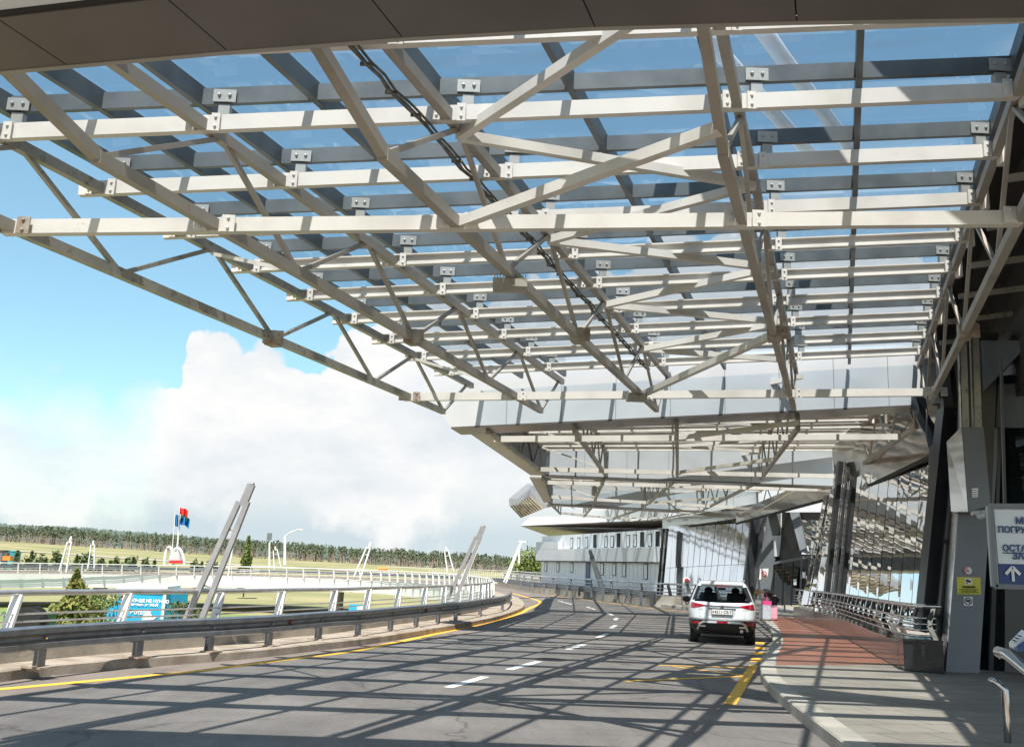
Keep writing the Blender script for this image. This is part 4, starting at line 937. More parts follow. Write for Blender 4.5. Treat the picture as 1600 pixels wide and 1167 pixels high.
mast('white leaning lamp mast at the far left of the ramp', (99, 893), (111, 839), 97, .15, gap=.55)
mast('short upright pair of white lamp arms left of the flag monument', (143, 888), (146, 845), 118, .13, gap=.6)
mast('white leaning lamp mast just right of the tall grey mast', (352, 900), (363, 846), 108, .16, gap=.6)
mast('small white lamp arms left of the solitary street light on the ramp', (435, 888), (430, 854), 122, .13, gap=.7)
mast('white leaning lamp mast in the centre of the far ramp railing', (559, 902), (579, 848), 108, .18, gap=.6)
mast('pale lamp mast leaning left near the grey mast of the bend', (705, 893), (697, 855), 112, .15, gap=.6)
mast('dark lamp mast leaning left in front of the far windowed wing', (941, 918), (922, 861), 72, .2, 'rail', gap=.22)
mast('short dark mast with round red sign beside the car roof', (1078, 928), (1073, 909), 58, .12, 'rail', gap=.1)
ps = W(1073, 907, 58); n5 = thing('round_sign', 'small round red and white sign beside the car roof', 'sign', ps)
MB().tube([ps, ps+V((0, .05, 0))], .22, 16).build('disc', 'white', n5); MB().tube([ps-V((0, .03, 0)), ps-V((0, .005, 0))], .13, 12).build('red_mark', 'red', n5)

def lamp_post(lbl, px, y0, y1, Y, arm, h2, r=.09):
    p = W(px, y0, Y); q = W(px, y1, Y); root = thing('street_light', lbl, 'street light', p)
    MB().tube([p, q], [r*1.5, r], 8).build('pole', 'white', root)
    if arm: MB().tube([q, W(px+arm*.4, h2+4, Y), W(px+arm, h2, Y)], r*.7, 6).build('arm', 'railwhite', root); MB().box(W(px+arm, h2, Y), .9, .3, .15).build('lamp', 'railwhite', root)
    return root
lamp_post('curved single arm street light against the pine forest', 445, 882, 838, 150, 24, 827, .14)
lp2 = lamp_post('slim pole with a small basket on top left of the street light', 421, 885, 838, 150, 0, 0, .1)
MB().box(W(421, 838, 150), .6, .6, 1.0).build('basket', 'rail', lp2)
lamp_post('thin white pole at the corner of the far wing', 811, 880, 846, 100, 6, 846, .06)

# ------------------------------------------------------------------ flags monument
YM = 150
mo = thing('flag_monument', 'arched white monument with red base and three flagpoles on the far ramp side', 'monument', W(272, 882, YM))
for cx, rr, hh in ((264, 7, 30), (277, 11, 28)):
    path = [W(cx-rr*math.cos(a), 884-hh*math.sin(a), YM) for a in [math.pi*i/10 for i in range(11)]]
    MB().tube(path, .2, 6).build('arch', 'railwhite', mo)
MB().prism([W(267, 880, YM-.6), W(282, 880, YM-.6), W(279, 862, YM-.6), W(271, 861, YM-.6)], V((0, .8, 0))).build('tower', 'clad', mo)
MB().prism([W(264, 880, YM-1), W(284, 880, YM-1), W(284, 875, YM-1), W(264, 875, YM-1)], V((0, .5, 0))).build('red_base', 'red', mo)
def flag(lbl, px, ybot, ytop, ht, m, W2, green=False):
    p = W(px, ybot, YM); q = W(px+5, ytop, YM)
    root = thing('flag', lbl, 'flag', p, 'flags flying over the arched monument')
    MB().tube([p, q], .06, 6).build('pole', 'railwhite', root)
    mb = MB(); n = 8; x0 = px+5
    top = [W(x0+W2*i/n, ytop+1.5+i*.75+1.0*math.sin(i*.9), YM+.6*math.sin(i*1.3)) for i in range(n+1)]; bot = [W(x0+W2*i/n*.9-.5, ytop+ht+i*.85+1.2*math.sin(i*.9+.7), YM+.6*math.sin(i*1.3+.4)) for i in range(n+1)]
    cl = MB().strip(top, [lerp(a, b, .66 if green else 1) for a, b in zip(top, bot)]).build('cloth', m, root)
    if green: MB().strip([lerp(a, b, .665) for a, b in zip(top, bot)], bot).build('lower_band', 'green', root)
flag('red flag with a green lower band on the tallest pole of the monument', 276, 860, 790, 17, 'flagred', 13, True)
flag('light blue flag hanging left on the shorter pole of the monument', 269, 860, 800, 20, 'flagblue', 7)
flag('blue flag right below the red flag on the monument', 277, 862, 803, 15, 'flagblue', 15)

# ------------------------------------------------------------------ blue kiosk
Yk = 74
kg = lambda px, py, o=0: W(px, py, Yk-o)
kz = -3.5
ki = thing('ad_kiosk', 'bright blue kiosk with white roof and white lettering below the ramp', 'kiosk', V((kg(183, 980).x, Yk, kz)))
A = kg(183, 925); Bq = kg(259, 925); Ep = W(280, 922, Yk+2.2)
MB().prism([V((A.x, A.y, kz)), V((Bq.x, Bq.y, kz)), kg(259, 923), kg(184, 919.5)], V((.9, 2.4, 0))).build('front_wall', 'blue', ki)
MB().prism([V((Bq.x+.02, Bq.y+.03, kz)), V((Ep.x, Ep.y, kz)), Ep, kg(259.5, 923)], V((.02, .02, 0))).build('side_wall', 'clad_end', ki)
MB().prism([kg(181.5, 920, .2), kg(261, 923.5, .2), W(282, 921, Yk+2.4), W(205, 916, Yk+2.6)], UZ*.32).build('roof', 'railwhite', ki)
MB().box(V((Bq.x-.05, Yk-.02, -2.0)), .2, .04, 3.0).build('corner_trim', 'railwhite', ki)
MB().prism([kg(189, 985, .03), kg(196, 985, .03), kg(196.5, 928, .03), kg(189.5, 927, .03)], V((0, .02, 0))).build('red_stripe', 'red', ki)
kx = (kg(259, 925)-kg(183, 922)).normalized()
for tx, px, py, s in (('БОЛЬШЕ НЕ НУЖНО', 198, 939.5, .30), ('платить за WI-FI', 203, 945.5, .26), ('В ОТЕЛЯХ', 203, 958.5, .30)):
    text_mesh(tx, s, 'lettering', 'white', ki, kg(px, py, .06), kx, UZ, 'LEFT', bold=.012)
fg = MB(); fg.ball(kg(230, 966, .05), .35, .02, .45, 10, 6).bar(kg(226, 975, .05), kg(245, 962, .05), .02, .14).bar(kg(233, 975, .05), kg(222, 966, .05), .02, .12)
fg.build('painted_figure', 'white', ki)
MB().box(kg(172, 953), 1.0, .2, 1.3).box(kg(172, 966), .12, .12, 1.6).build('side_board', 'blue', ki)
bs2 = kg(557, 954); 
sb = thing('blue_board', 'small tilted blue and white board seen through the balustrade', 'sign', bs2)
MB().box(bs2, 1.1, .1, .9).build('panel', 'blue', sb); MB().box(bs2+V((.25, -.06, .1)), .4, .02, .5).build('white_mark', 'white', sb)
MB().box(bs2-UZ*1.2, .1, .1, 1.7).build('leg', 'rail', sb)

# ------------------------------------------------------------------ car
def build_car(loc, yaw):
    root = thing('parked_car', 'white crossover car seen from behind, standing at the right kerb', 'car', (0, 0, 0))
    # tables: height -> half width, rear y, front y
    Z = [.26, .33, .42, .55, .68, .80, .92, 1.00, 1.06, 1.12, 1.22, 1.34, 1.46, 1.54, 1.60, 1.635, 1.65]
    HW = [.80, .86, .90, .915, .92, .925, .918, .905, .89, .86, .82, .775, .72, .68, .63, .56, .42]
    YR = [.16, .07, .02, .0, .0, .02, .04, .06, .09, .14, .22, .32, .42, .46, .50, .66, 1.0]
    YF = [4.25, 4.32, 4.38, 4.42, 4.42, 4.38, 4.2, 3.9, 3.45, 3.2, 3.0, 2.75, 2.5, 2.35, 2.2, 2.05, 1.85]
    def tab(T_, z):
        for i in range(len(Z)-1):
            if z <= Z[i+1]: t = max(0, (z-Z[i])/(Z[i+1]-Z[i])); return T_[i]+(T_[i+1]-T_[i])*t
        return T_[-1]
    def P(a, z, off=0.0):   # a in -1..1 : rear half angle; returns point on rear outline
        w = tab(HW, z)+off; yr = tab(YR, z); yf = tab(YF, z); c = (yr+yf)/2; l = (yf-yr)/2+off
        e = .34
        ca, sa = math.cos(a), math.sin(a)
        return V((math.copysign(abs(sa)**e, sa)*w, c-math.copysign(abs(ca)**(e*.82), ca)*l, z))
    n = 56
    def shell(z0, z1, a0, a1, na, nz, off):
        mb = MB(); 
        for j in range(nz+1):
            for i in range(na+1): mb.v.append(P(a0+(a1-a0)*i/na, z0+(z1-z0)*j/nz, off))
        for j in range(nz):
            for i in range(na): q = j*(na+1)+i; mb.f.append((q, q+1, q+na+2, q+na+1))
        return mb
    b = MB(); zs = []
    for i in range(len(Z)-1): zs += [Z[i], (Z[i]+Z[i+1])/2]
    zs.append(Z[-1]); zs = [z for z in zs if z >= .60]
    for z in zs:
        for i in range(n): b.v.append(P(2*math.pi*i/n, z))
    # leave the greenhouse open between z 1.06 and 1.54 so that the cabin shows through the glass
    ang = [2*math.pi*i/n for i in range(n)]
    def isglass(i, zc):
        a = (ang[i]+math.pi/n); a = (a+math.pi) % (2*math.pi)-math.pi
        if not 1.09 < zc < 1.53: return False
        p = P(a, zc); w = tab(HW, zc)
        rear = abs(p.x) < w-.13 and abs(a) < 1.3
        side = abs(a) > .60 and 1.1 < abs(a) and False
        front = abs(a) > 2.2 and abs(p.x) < w-.1
        return rear or front
    for j in range(len(zs)-1):
        for i in range(n):
            if isglass(i, (zs[j]+zs[j+1])/2): continue
            b.f.append((j*n+i, j*n+(i+1) % n, (j+1)*n+(i+1) % n, (j+1)*n+i))
    b.f.append(tuple((len(zs)-1)*n+i for i in range(n))); b.f.append(tuple(range(n))[::-1])
    b.build('body', 'carpaint', root, smooth=True)
    lo = MB(); zl = [.24, .30, .40, .50, .60]
    for z in zl:
        for i in range(n):
            p = P(2*math.pi*i/n, max(z, .26), .004); lo.v.append(V((p.x, p.y, z)))
    for j in range(len(zl)-1):
        for i in range(n): lo.f.append((j*n+i, j*n+(i+1) % n, (j+1)*n+(i+1) % n, (j+1)*n+i))
    lo.f.append(tuple((len(zl)-1)*n+i for i in range(n))); lo.f.append(tuple(range(n))[::-1])
    lo.build('lower_bumper', 'blackplastic', root, smooth=True)
    # rear glass and its surround built by x/z
    def RP(x, z, off=.0):
        w = tab(HW, z); k = min(abs(x)/w, .995); a = math.asin(k**(1/.34)); a = math.copysign(a, x); p = P(a, z, off); return V((x, p.y, z))
    def patch(poly_top, poly_bot, nx, nz, off, name, m, par=root, thick=None):
        mb = MB()
        for j in range(nz+1):
            for i in range(nx+1):
                t = i/nx; s = j/nz
                x0, z0 = poly_bot(t); x1, z1 = poly_top(t); x = x0+(x1-x0)*s; z = z0+(z1-z0)*s; mb.v.append(RP(x, z, off))
        for j in range(nz):
            for i in range(nx): q = j*(nx+1)+i; mb.f.append((q, q+1, q+nx+2, q+nx+1))
        return mb.build(name, m, par, smooth=True)
    patch(lambda t: (lerp(-.58, .58, t), 1.50), lambda t: (lerp(-.70, .70, t), 1.10+.05*abs(2*t-1)**2-.03), 16, 6, .008, 'rear_window', 'carglass')
    # black surround
    for sg_ in (-1, 1):
        patch(lambda t: (sg_*lerp(.58, .66, t), 1.50), lambda t: (sg_*lerp(.69, .80, t), 1.13), 4, 6, .012, 'window_surround', 'blackplastic')
        # tail light
        def top(t): return (sg_*lerp(.42, .87, t), lerp(1.005, 1.075, t) if t < .9 else 1.07)
        def bot(t): return (sg_*lerp(.46, .885, t), lerp(.985, .915, min(t*1.4, 1)))
        patch(top, bot, 10, 3, .014, 'tail_light', 'redlens')
        patch(lambda t: (sg_*lerp(.60, .86, t), .575), lambda t: (sg_*lerp(.60, .86, t), .50), 4, 2, .02, 'reflector', 'redlens')
        # mirror
        mm_ = MB().ball(V((sg_*1.04, 2.75, 1.08)), .12, .08, .085, 12, 8).build('wing_mirror', 'carpaint' if sg_ > 0 else 'blackplastic', root, smooth=True)
        MB().box(V((sg_*1.04, 2.67, 1.08)), .17, .02, .11).build('mirror_glass', 'blackplastic' if sg_ < 0 else 'chrome', mm_)
        MB().bar(V((sg_*.86, 2.78, 1.04)), V((sg_*.98, 2.76, 1.06)), .05, .04).build('mirror_arm', 'blackplastic', mm_)
        # roof rail
        MB().tube([V((sg_*.58, .75, 1.64)), V((sg_*.61, .95, 1.675)), V((sg_*.62, 1.6, 1.685)), V((sg_*.60, 2.2, 1.65))], .022, 6).build('roof_rail', 'silverplastic', root)
        # wheels
        for wy in (.72, 3.35):
            wh = MB().tube([V((sg_*.865, wy, .34)), V((sg_*.64, wy, .34))], .345, 28).build('wheel', 'rubber', root)
            MB().tube([V((sg_*.872, wy, .34)), V((sg_*.84, wy, .34))], .22, 20).build('rim', 'silverplastic', wh)
        # side glass (dark strip) and black arch
        MB().prism([V((sg_*.872, .95, 1.14)), V((sg_*.855, 2.9, 1.14)), V((sg_*.72, 2.45, 1.48)), V((sg_*.725, 1.0, 1.50))], V((sg_*.012, 0, .004))).build('side_window', 'blackplastic', root)
    patch(lambda t: (lerp(-.60, .60, t), 1.575), lambda t: (lerp(-.60, .60, t), 1.50), 10, 2, .02, 'spoiler', 'carpaint')
    MB().prism([RP(-.58, 1.52, .03)+V((0, -.10, .03)), RP(.58, 1.52, .03)+V((0, -.10, .03)), RP(.55, 1.60, 0), RP(-.55, 1.60, 0)], UZ*.03).build('spoiler_blade', 'carpaint', root)
    MB().box(RP(0, 1.505, .0)+V((0, -.05, 0)), .34, .02, .02).build('brake_light', 'redlens', root)
    patch(lambda t: (lerp(-.46, .46, t), 1.005), lambda t: (lerp(-.46, .46, t), .975), 10, 1, .02, 'chrome_strip', 'chrome')
    MB().tube([RP(0, .975, .035), RP(0, .975, .02)], .048, 16).build('badge', 'soffit', root)
    # plate recess + plate
    patch(lambda t: (lerp(-.36, .36, t), .925), lambda t: (lerp(-.33, .33, t), .75), 6, 2, .004, 'plate_recess', 'clad', root)
    nb_ = MB().bar(RP(-.36, .925, .015), RP(.36, .925, .015), .02, .02); nb_.build('recess_edge', 'blackplastic', root)
    pf = MB().box(V((0, -.035, .84)), .56, .012, .15).build('plate_frame', 'blackplastic', root)
    pn = MB().box(V((0, -.045, .84)), .53, .01, .125).build('number_plate', 'white', pf)
    text_mesh('4511 CE-7', .105, 'plate_text', 'joint', pf, V((.02, -.053, .805)), V((1, 0, 0)), UZ, 'CENTER', bold=.001)
    MB().box(V((-.235, -.052, .84)), .035, .004, .05).build('plate_flag', 'red', pf)
    MB().bar(RP(-.62, .90, .004), RP(-.52, .90, .004), .006, .016).build('model_script', 'silverplastic', root); MB().bar(RP(.53, .90, .004), RP(.68, .90, .004), .006, .016).build('model_script', 'silverplastic', root)
    # tailgate seams
    sm = MB()
    for sg_ in (-1, 1): sm.bar(RP(sg_*.62, .95, .004), RP(sg_*.60, .70, .0), .003, .004, V((1, 0, 0)))
    sm.bar(RP(-.60, .70, .004), RP(.60, .70, .004), .008, .008)
    sm.bar(RP(-.78, .655, .01), RP(.78, .655, .01), .012, .012); sm.build('panel_gap', 'joint_soft', root)
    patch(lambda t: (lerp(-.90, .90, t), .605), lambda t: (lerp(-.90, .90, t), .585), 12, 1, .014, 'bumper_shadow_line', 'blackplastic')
    # silver skid frame
    sk = MB()
    pts_ = [RP(-.66, .36, .03), RP(-.60, .52, .03), RP(-.50, .575, .03), RP(.50, .575, .03), RP(.60, .52, .03), RP(.66, .36, .03)]
    for a, c in zip(pts_, pts_[1:]): sk.bar(a, c, .03, .055, V((0, 1, 0)).cross((c-a).normalized()))
    sk.build('skid_frame', 'silverplastic', root)
    MB().bar(RP(-.45, .575, .04), RP(-.16, .575, .04), .03, .055).bar(RP(.16, .575, .04), RP(.45, .575, .04), .03, .055).build('skid_trim', 'clad_end', root)
    MB().bar(RP(-.14, .575, .045), RP(.14, .575, .045), .02, .05).build('fog_light', 'redlens', root)
    for sg_ in (-1, 1):
        MB().bar(V((sg_*.44, -.02, .46)), V((sg_*.60, -.015, .46)), .05, .04).build('exhaust_trim', 'chrome', root)
    MB().tube([V((.5, .0, .36)), V((.5, .3, .36))], .045, 10).build('exhaust', 'chrome', root)
    # cabin: seats + dark floor
    cab = MB().box(V((0, 1.9, 1.05)), 1.45, 2.4, .06)
    cab.build('parcel_shelf', 'blackplastic', root)
    for sg_ in (-.38, .38):
        MB().box(V((sg_, 1.15, 1.12)), .50, .15, .28).ball(V((sg_, 1.15, 1.30)), .13, .06, .09, 10, 6).build('rear_seat', 'greywall', root)
        MB().box(V((sg_, 2.0, 1.14)), .46, .14, .34).ball(V((sg_, 2.0, 1.38)), .12, .06, .09, 10, 6).build('front_seat', 'darkwall', root)
    MB().box(V((0, 2.45, 1.42)), .22, .03, .06).build('rear_view_mirror', 'joint', root)
    root.location = loc; root.rotation_euler = (0, 0, yaw)
    return root
cp = G(1127, 1006, 0)
print('CAR', cp)
build_car(V((cp.x, cp.y-.15, 0)), -math.radians(12))
# ------------------------------------------------------------------ people with luggage
def skin_body(name, chains, m, parent, sub=2):
    """chains: list of lists of (co, radius); chains share points by position"""
    vs = []; es = []; rad = []; idx = {}
    for ch in chains:
        prev = None
        for co, r in ch:
            key = tuple(round(c, 4) for c in co)
            if key not in idx: idx[key] = len(vs); vs.append(co); rad.append(r)
            i = idx[key]
            if prev is not None: es.append((prev, i))
            prev = i
    og = wloc(parent)
    me = bpy.data.meshes.new(name); me.from_pydata([V(v)-og for v in vs], es, [])
    o = bpy.data.objects.new(name, me); COL.objects.link(o)
    md = o.modifiers.new('s', 'SKIN'); 
    for i, v in enumerate(me.skin_vertices[0].data): 
        r = rad[i]; v.radius = (r, r) if not isinstance(r, tuple) else r
    me.skin_vertices[0].data[0].use_root = True
    s2 = o.modifiers.new('d', 'SUBSURF'); s2.levels = sub; s2.render_levels = sub
    bpy.context.view_layer.update()
    m2 = bpy.data.meshes.new_from_object(o.evaluated_get(bpy.context.evaluated_depsgraph_get()))
    bpy.data.objects.remove(o)
    m2.materials.clear(); m2.materials.append(M[m])
    for p in m2.polygons: p.use_smooth = True
    o = bpy.data.objects.new(name, m2); COL.objects.link(o); o.parent = parent; WL[o.name] = og
    return o
gp = G(1205, 967, .15)
pr = thing('person', 'fair haired person in black bending over the wrapped suitcase by the kerb', 'person', gp)
Q = lambda x, y, z: (gp.x+x, gp.y+.35+y, .15+z)
hip = Q(.25, 0, .88); 
skin_body('body', [
    [(hip, .15), (Q(.08, -.02, 1.02), .14), (Q(-.14, -.04, 1.10), .155), (Q(-.28, -.05, 1.10), .06), (Q(-.36, -.06, 1.07), .055), (Q(-.44, -.07, 1.03), .095), (Q(-.50, -.08, .96), .075)],
    [(hip, .15), (Q(.20, -.10, .82), .095), (Q(.16, -.13, .47), .06), (Q(.20, -.10, .09), .042), (Q(.13, -.18, .04), .04), (Q(.08, -.22, .03), .025)],
    [(hip, .15), (Q(.32, .08, .82), .095), (Q(.28, .09, .47), .06), (Q(.33, .10, .09), .042), (Q(.25, .04, .04), .04), (Q(.20, .02, .03), .025)],
    [(Q(-.14, -.04, 1.10), .155), (Q(-.16, -.20, 1.02), .06), (Q(-.22, -.26, .78), .045), (Q(-.20, -.30, .56), .032), (Q(-.19, -.31, .49), .035)],
    [(Q(-.14, -.04, 1.10), .155), (Q(-.10, .15, 1.04), .06), (Q(.05, .12, .84), .045), (Q(.12, -.05, .70), .032), (Q(.12, -.12, .66), .035)]], 'skin', pr)
skin_body('top', [
    [(Q(.22, 0, .88), .17), (Q(.08, -.02, 1.03), .165), (Q(-.14, -.04, 1.11), .18), (Q(-.24, -.05, 1.12), .09)],
    [(Q(-.14, -.04, 1.11), .18), (Q(-.16, -.20, 1.03), .08), (Q(-.21, -.25, .84), .062)],
    [(Q(-.14, -.04, 1.11), .18), (Q(-.10, .15, 1.05), .08), (Q(.02, .13, .88), .062)]], 'blackcloth', pr)
skin_body('trousers', [
    [(Q(.25, 0, .90), .17), (Q(.20, -.10, .80), .11), (Q(.16, -.13, .47), .075), (Q(.20, -.10, .12), .055)],
    [(Q(.25, 0, .90), .17), (Q(.32, .08, .80), .11), (Q(.28, .09, .47), .075), (Q(.33, .10, .12), .055)]], 'denim', pr)
MB().ball(V(Q(-.45, -.05, 1.07)), .13, .12, .13, 14, 10).tube([Q(-.42, -.04, 1.10), Q(-.52, -.02, .98), Q(-.56, -.04, .82), Q(-.55, -.08, .72)], [.10, .10, .07, .03], 8).build('hair', 'hair', pr, smooth=True)
for hc, dirs in ((Q(-.19, -.31, .49), -1), (Q(.12, -.12, .66), -1)):
    for k, l in enumerate((.06, .075, .08, .07)):
        x = hc[0]-.03+.02*k; MB().tube([(x, hc[1], hc[2]-.01), (x, hc[1]-.02, hc[2]-.03-l*.4), (x, hc[1], hc[2]-.03-l*.8)], [.011, .010, .008], 6).build('finger', 'skin', pr)
    MB().tube([(hc[0]+.035, hc[1], hc[2]+.01), (hc[0]+.055, hc[1]-.01, hc[2]-.03), (hc[0]+.045, hc[1]-.02, hc[2]-.06)], [.013, .012, .009], 6).build('thumb', 'skin', pr)
def suitcase(lbl, c, w, d, h, m, band, handle=True):
    root = thing('suitcase', lbl, 'suitcase', c)
    o = MB().box(V(c)+UZ*(h/2+.05), w, d, h).build('shell', m, root)
    bm_ = o.modifiers.new('b', 'BEVEL'); bm_.width = .045; bm_.segments = 3
    for sx_ in (-1, 1):
        for sy_ in (-1, 1): MB().tube([V(c)+V((sx_*w*.38-.012, sy_*d*.32, .03)), V(c)+V((sx_*w*.38+.012, sy_*d*.32, .03))], .03, 10).build('wheel', 'rubber', root)
    if handle:
        a = V(c)+V((-.08, 0, h+.05)); b = V(c)+V((.08, 0, h+.05))
        MB().tube([a, a+UZ*.32, b+UZ*.32, b], .012, 6).build('handle', 'pink', root)
    for k in (-.3, -.1, .1, .3): MB().box(V(c)+V((w*k, -d/2-.004, h/2+.05)), .012, .012, h*.8).build('ridge', m, root)
    if band: MB().box(V(c)+V((0, 0, h+.02)), w*1.03, d*1.03, .15).build('cover_top', 'pink', root)
    return root
s1_ = G(1195.5, 969.5, .15); s2_ = G(1208, 969.5, .15)
suitcase('large suitcase in crumpled clear film with a bright pink top, left of the pair', s1_+V((0, 0, 0)), .44, .28, .66, 'film', True)
suitcase('smaller pale pink suitcase standing right of the wrapped one', s2_+V((.02, .05, 0)), .30, .24, .55, 'palepink', False, False)

# ------------------------------------------------------------------ pigeon on a beam
pp = lerp(B2(0, .131), B2(1, .131), .575)+UZ*.10
pg = thing('pigeon', 'dark pigeon sitting on a cross beam of the second canopy', 'bird', pp)
kk = 1.15
MB().tube([pp+V((-.14*kk, 0, .20*kk)), pp+V((-.10*kk, 0, .17*kk)), pp+V((-.05*kk, 0, .10*kk)), pp+V((.05*kk, 0, .06*kk)), pp+V((.16*kk, 0, .02*kk)), pp+V((.26*kk, 0, .0))], [.012, .035, .06, .075, .045, .02], 10).build('body', 'pigeon', pg, smooth=True)
MB().bar(pp+V((0, -.02, .02)), pp+V((0, -.02, -.02)), .01, .01, V((0, 1, 0))).bar(pp+V((.03, .02, .02)), pp+V((.03, .02, -.02)), .01, .01, V((0, 1, 0))).build('leg', 'redlens', pg)

# floodlights on third truss
for lbl, f, s, k in (('finned floodlight hanging under the third truss, close to the middle of the canopy', TF[2], .27, 1.0), ('flat floodlight under the third truss, near the silver bulkhead', TF[2], .85, .9)):
    c = B1(f, s)+V((-.05, 0, -.13)); fl = thing('floodlight', lbl, 'floodlight', c)
    MB().box(c, .46*k, .36*k, .11).build('housing', 'steel_dirty', fl)
    mb = MB()
    for i in range(12): mb.box(c+V((-.21*k+i*.038*k, 0, .085)), .01, .34*k, .06)
    mb.build('cooling_fin', 'steel_dirty', fl); MB().bar(c+UZ*.05, c+UZ*.2, .05, .05, V((0, 1, 0))).build('bracket', 'rustplate', fl)

# ------------------------------------------------------------------ trolley at the lower right corner
Yt = 8.4
tq = lambda px, py, o=0: W(px, py, Yt+o)
tro = thing('luggage_trolley', 'luggage trolley with thick chromed push bar at the lower right corner', 'trolley', V((tq(1600, 1060).x, Yt, .15)))
MB().tube([tq(1566, 1022), tq(1560, 1018, .02), tq(1575, 1022, -.1), tq(1640, 1075, -.8), tq(1700, 1130, -1.4)], .045, 14).build('push_bar', 'chrome', tro, smooth=True)
MB().tube([tq(1548, 1062), tq(1556, 1064, -.05), tq(1570, 1078, -.1), tq(1575, 1160, -.1)], .028, 10).build('side_tube', 'chrome', tro, smooth=True)
MB().tube([tq(1640, 1085, -.8), tq(1636, 1200, -.8)], .03, 10).build('upright', 'chrome', tro)
hb = [tq(1577, 1012, -.02), tq(1590, 1018, -.3), tq(1640, 1010, -.35), tq(1625, 985, .1), tq(1593, 992, .1)]
MB().prism(hb, UZ*.03).build('handle_cover', 'navy', tro)
MB().prism([tq(1577, 1010, -.05), tq(1588, 1014, -.25), tq(1608, 996, -.1), tq(1597, 990, .06)], UZ*.035).build('label_plate', 'white', tro)
nm_ = MB()
for i in range(3): nm_.bar(tq(1583+i*4, 1007-i*3.6, -.16)+UZ*.038, tq(1588+i*4, 1009-i*3.6, -.2)+UZ*.038, .02, .004)
nm_.build('label_print', 'joint', tro)
MB().tube([V((tq(1600, 1060).x+.1, Yt-.4, .3)), V((tq(1600, 1060).x+.9, Yt-.4, .3))], .03, 8).build('base_tube', 'chrome', tro)
for sx_ in (0, .8): MB().tube([V((tq(1600, 1060).x+.1+sx_, Yt-.42, .24)), V((tq(1600, 1060).x+.13+sx_, Yt-.42, .24))], .09, 14).build('wheel', 'rubber', tro)

# ------------------------------------------------------------------ vegetation
def foliage(mb, c, rx, ry, rz, n, sz, rnd, cone=False):
    cl = [V((rnd.gauss(0, .5), rnd.gauss(0, .5), rnd.gauss(0, .5))) for _ in range(max(6, n//60))]
    for i in range(n):
        if cone:
            h = rnd.random()**1.3; a = rnd.uniform(0, 2*math.pi); layer = .75+.35*abs(math.sin(h*14)); r = (1-h)*math.sqrt(rnd.random())*layer*(1+.25*math.sin(a*3+h*9))
            p = V((r*math.cos(a)*rx, r*math.sin(a)*ry, (h*2-1)*rz))
        else:
            while True:
                q = rnd.choice(cl)+V((rnd.gauss(0, .23), rnd.gauss(0, .23), rnd.gauss(0, .23)))
                if q.length < 1.15: break
            p = V((q.x*rx, q.y*ry, q.z*rz))
        p = p+c; s = sz*rnd.uniform(.5, 1.3)
        u = V((rnd.gauss(0, 1), rnd.gauss(0, 1), rnd.gauss(0, 1))).normalized(); w = u.cross(V((rnd.gauss(0, 1), rnd.gauss(0, 1), rnd.gauss(0, 1)))).normalized()
        k = len(mb.v); mb.v += [p-u*s, p+w*s*.45, p+u*s, p-w*s*.45]; mb.f.append((k, k+1, k+2, k+3))
def tree(lbl, base, h, rx, m, cone=False, n=1400, sz=.2, name='tree', trunk=.12, group=None, seed=1, cb=.15):
    rnd = random.Random(seed); b = V(base); root = thing(name, lbl, 'tree' if 'shrub' not in name else 'shrub', b, group)
    path = [b+V((0, 0, 0)), b+V((rnd.uniform(-.1, .1)*rx, 0, h*.4)), b+V((rnd.uniform(-.15, .15)*rx, 0, h*.8)), b+V((0, 0, h*.97))]
    tb = MB().tube(path, [trunk, trunk*.75, trunk*.4, trunk*.1], 7)
    for i in range(7):
        z = h*(.25+.09*i); a = rnd.uniform(0, 6.28); tb.tube([b+UZ*z, b+V((math.cos(a)*rx*.6, math.sin(a)*rx*.6, z+h*.12))], [trunk*.35, trunk*.1], 5)
    tb.build('trunk', 'bark', root)
    mb = MB(); foliage(mb, b+UZ*(h*(cb+(1-cb)/2)), rx, rx, h*(1-cb)/2, n, sz, rnd, cone); mb.build('crown', m, root)
    return root
tb0 = W(110, 975, 48); tree('yellow green fir rising through the foreground balustrade', V((tb0.x, 48, -3.5)), W(112, 890, 48).z+3.5, 1.75, 'leafyellow', True, 3800, .15, 'fir_tree', seed=4)
t1_ = W(75, 975, 46); tree('low bright shrub at the left foot of the fir', V((W(82, 960, 46).x, 46, -3.5)), 2.4, 1.2, 'leafyellow', False, 900, .13, 'shrub', .05, seed=5)
tree('rounded shrub between the fir and the blue kiosk', V((W(158, 960, 70).x, 70, -3.5)), 2.6, 1.9, 'leaf', False, 1200, .16, 'shrub', .05, seed=6)
tree('dark shrub at the right side of the blue kiosk', V((W(284, 965, 72).x, 72, -3.5)), 2.2, 1.1, 'leafdark', False, 900, .14, 'shrub', .05, seed=7)
tree('low shrub behind the lamp mast foot, seen between the posts', V((W(345, 960, 60).x, 60, -3.5)), 1.7, 2.2, 'leafyellow', False, 1200, .13, 'shrub', .05, seed=8)
tree('green shrub seen under the balustrade at its middle', V((W(590, 953, 62).x, 62, -3.5)), 1.5, 2.6, 'leafyellow', False, 1300, .13, 'shrub', .05, seed=9)
tree('solitary birch like tree right of the tall grey mast', V((W(385, 882, 150).x, 150, -3.8)), W(385, 838, 150).z+3.8, 1.5, 'leaf', True, 2600, .28, seed=10)
tree('broad green tree at the corner of the far wing', V((W(827, 885, 165).x, 165, -3.8)), W(827, 863, 165).z+4.4, 3.2, 'leaf', False, 2600, .32, seed=11)
rnd = random.Random(12); DP = []
for i in range(26):
    px = 25+i*12.2+rnd.uniform(-4, 4)
    if 255 < px < 290: continue
    Yd = 190+rnd.uniform(-12, 12); x = W(px, 880, Yd).x; h = rnd.uniform(4.2, 6.3)
    DP.append((px, x, Yd, h))
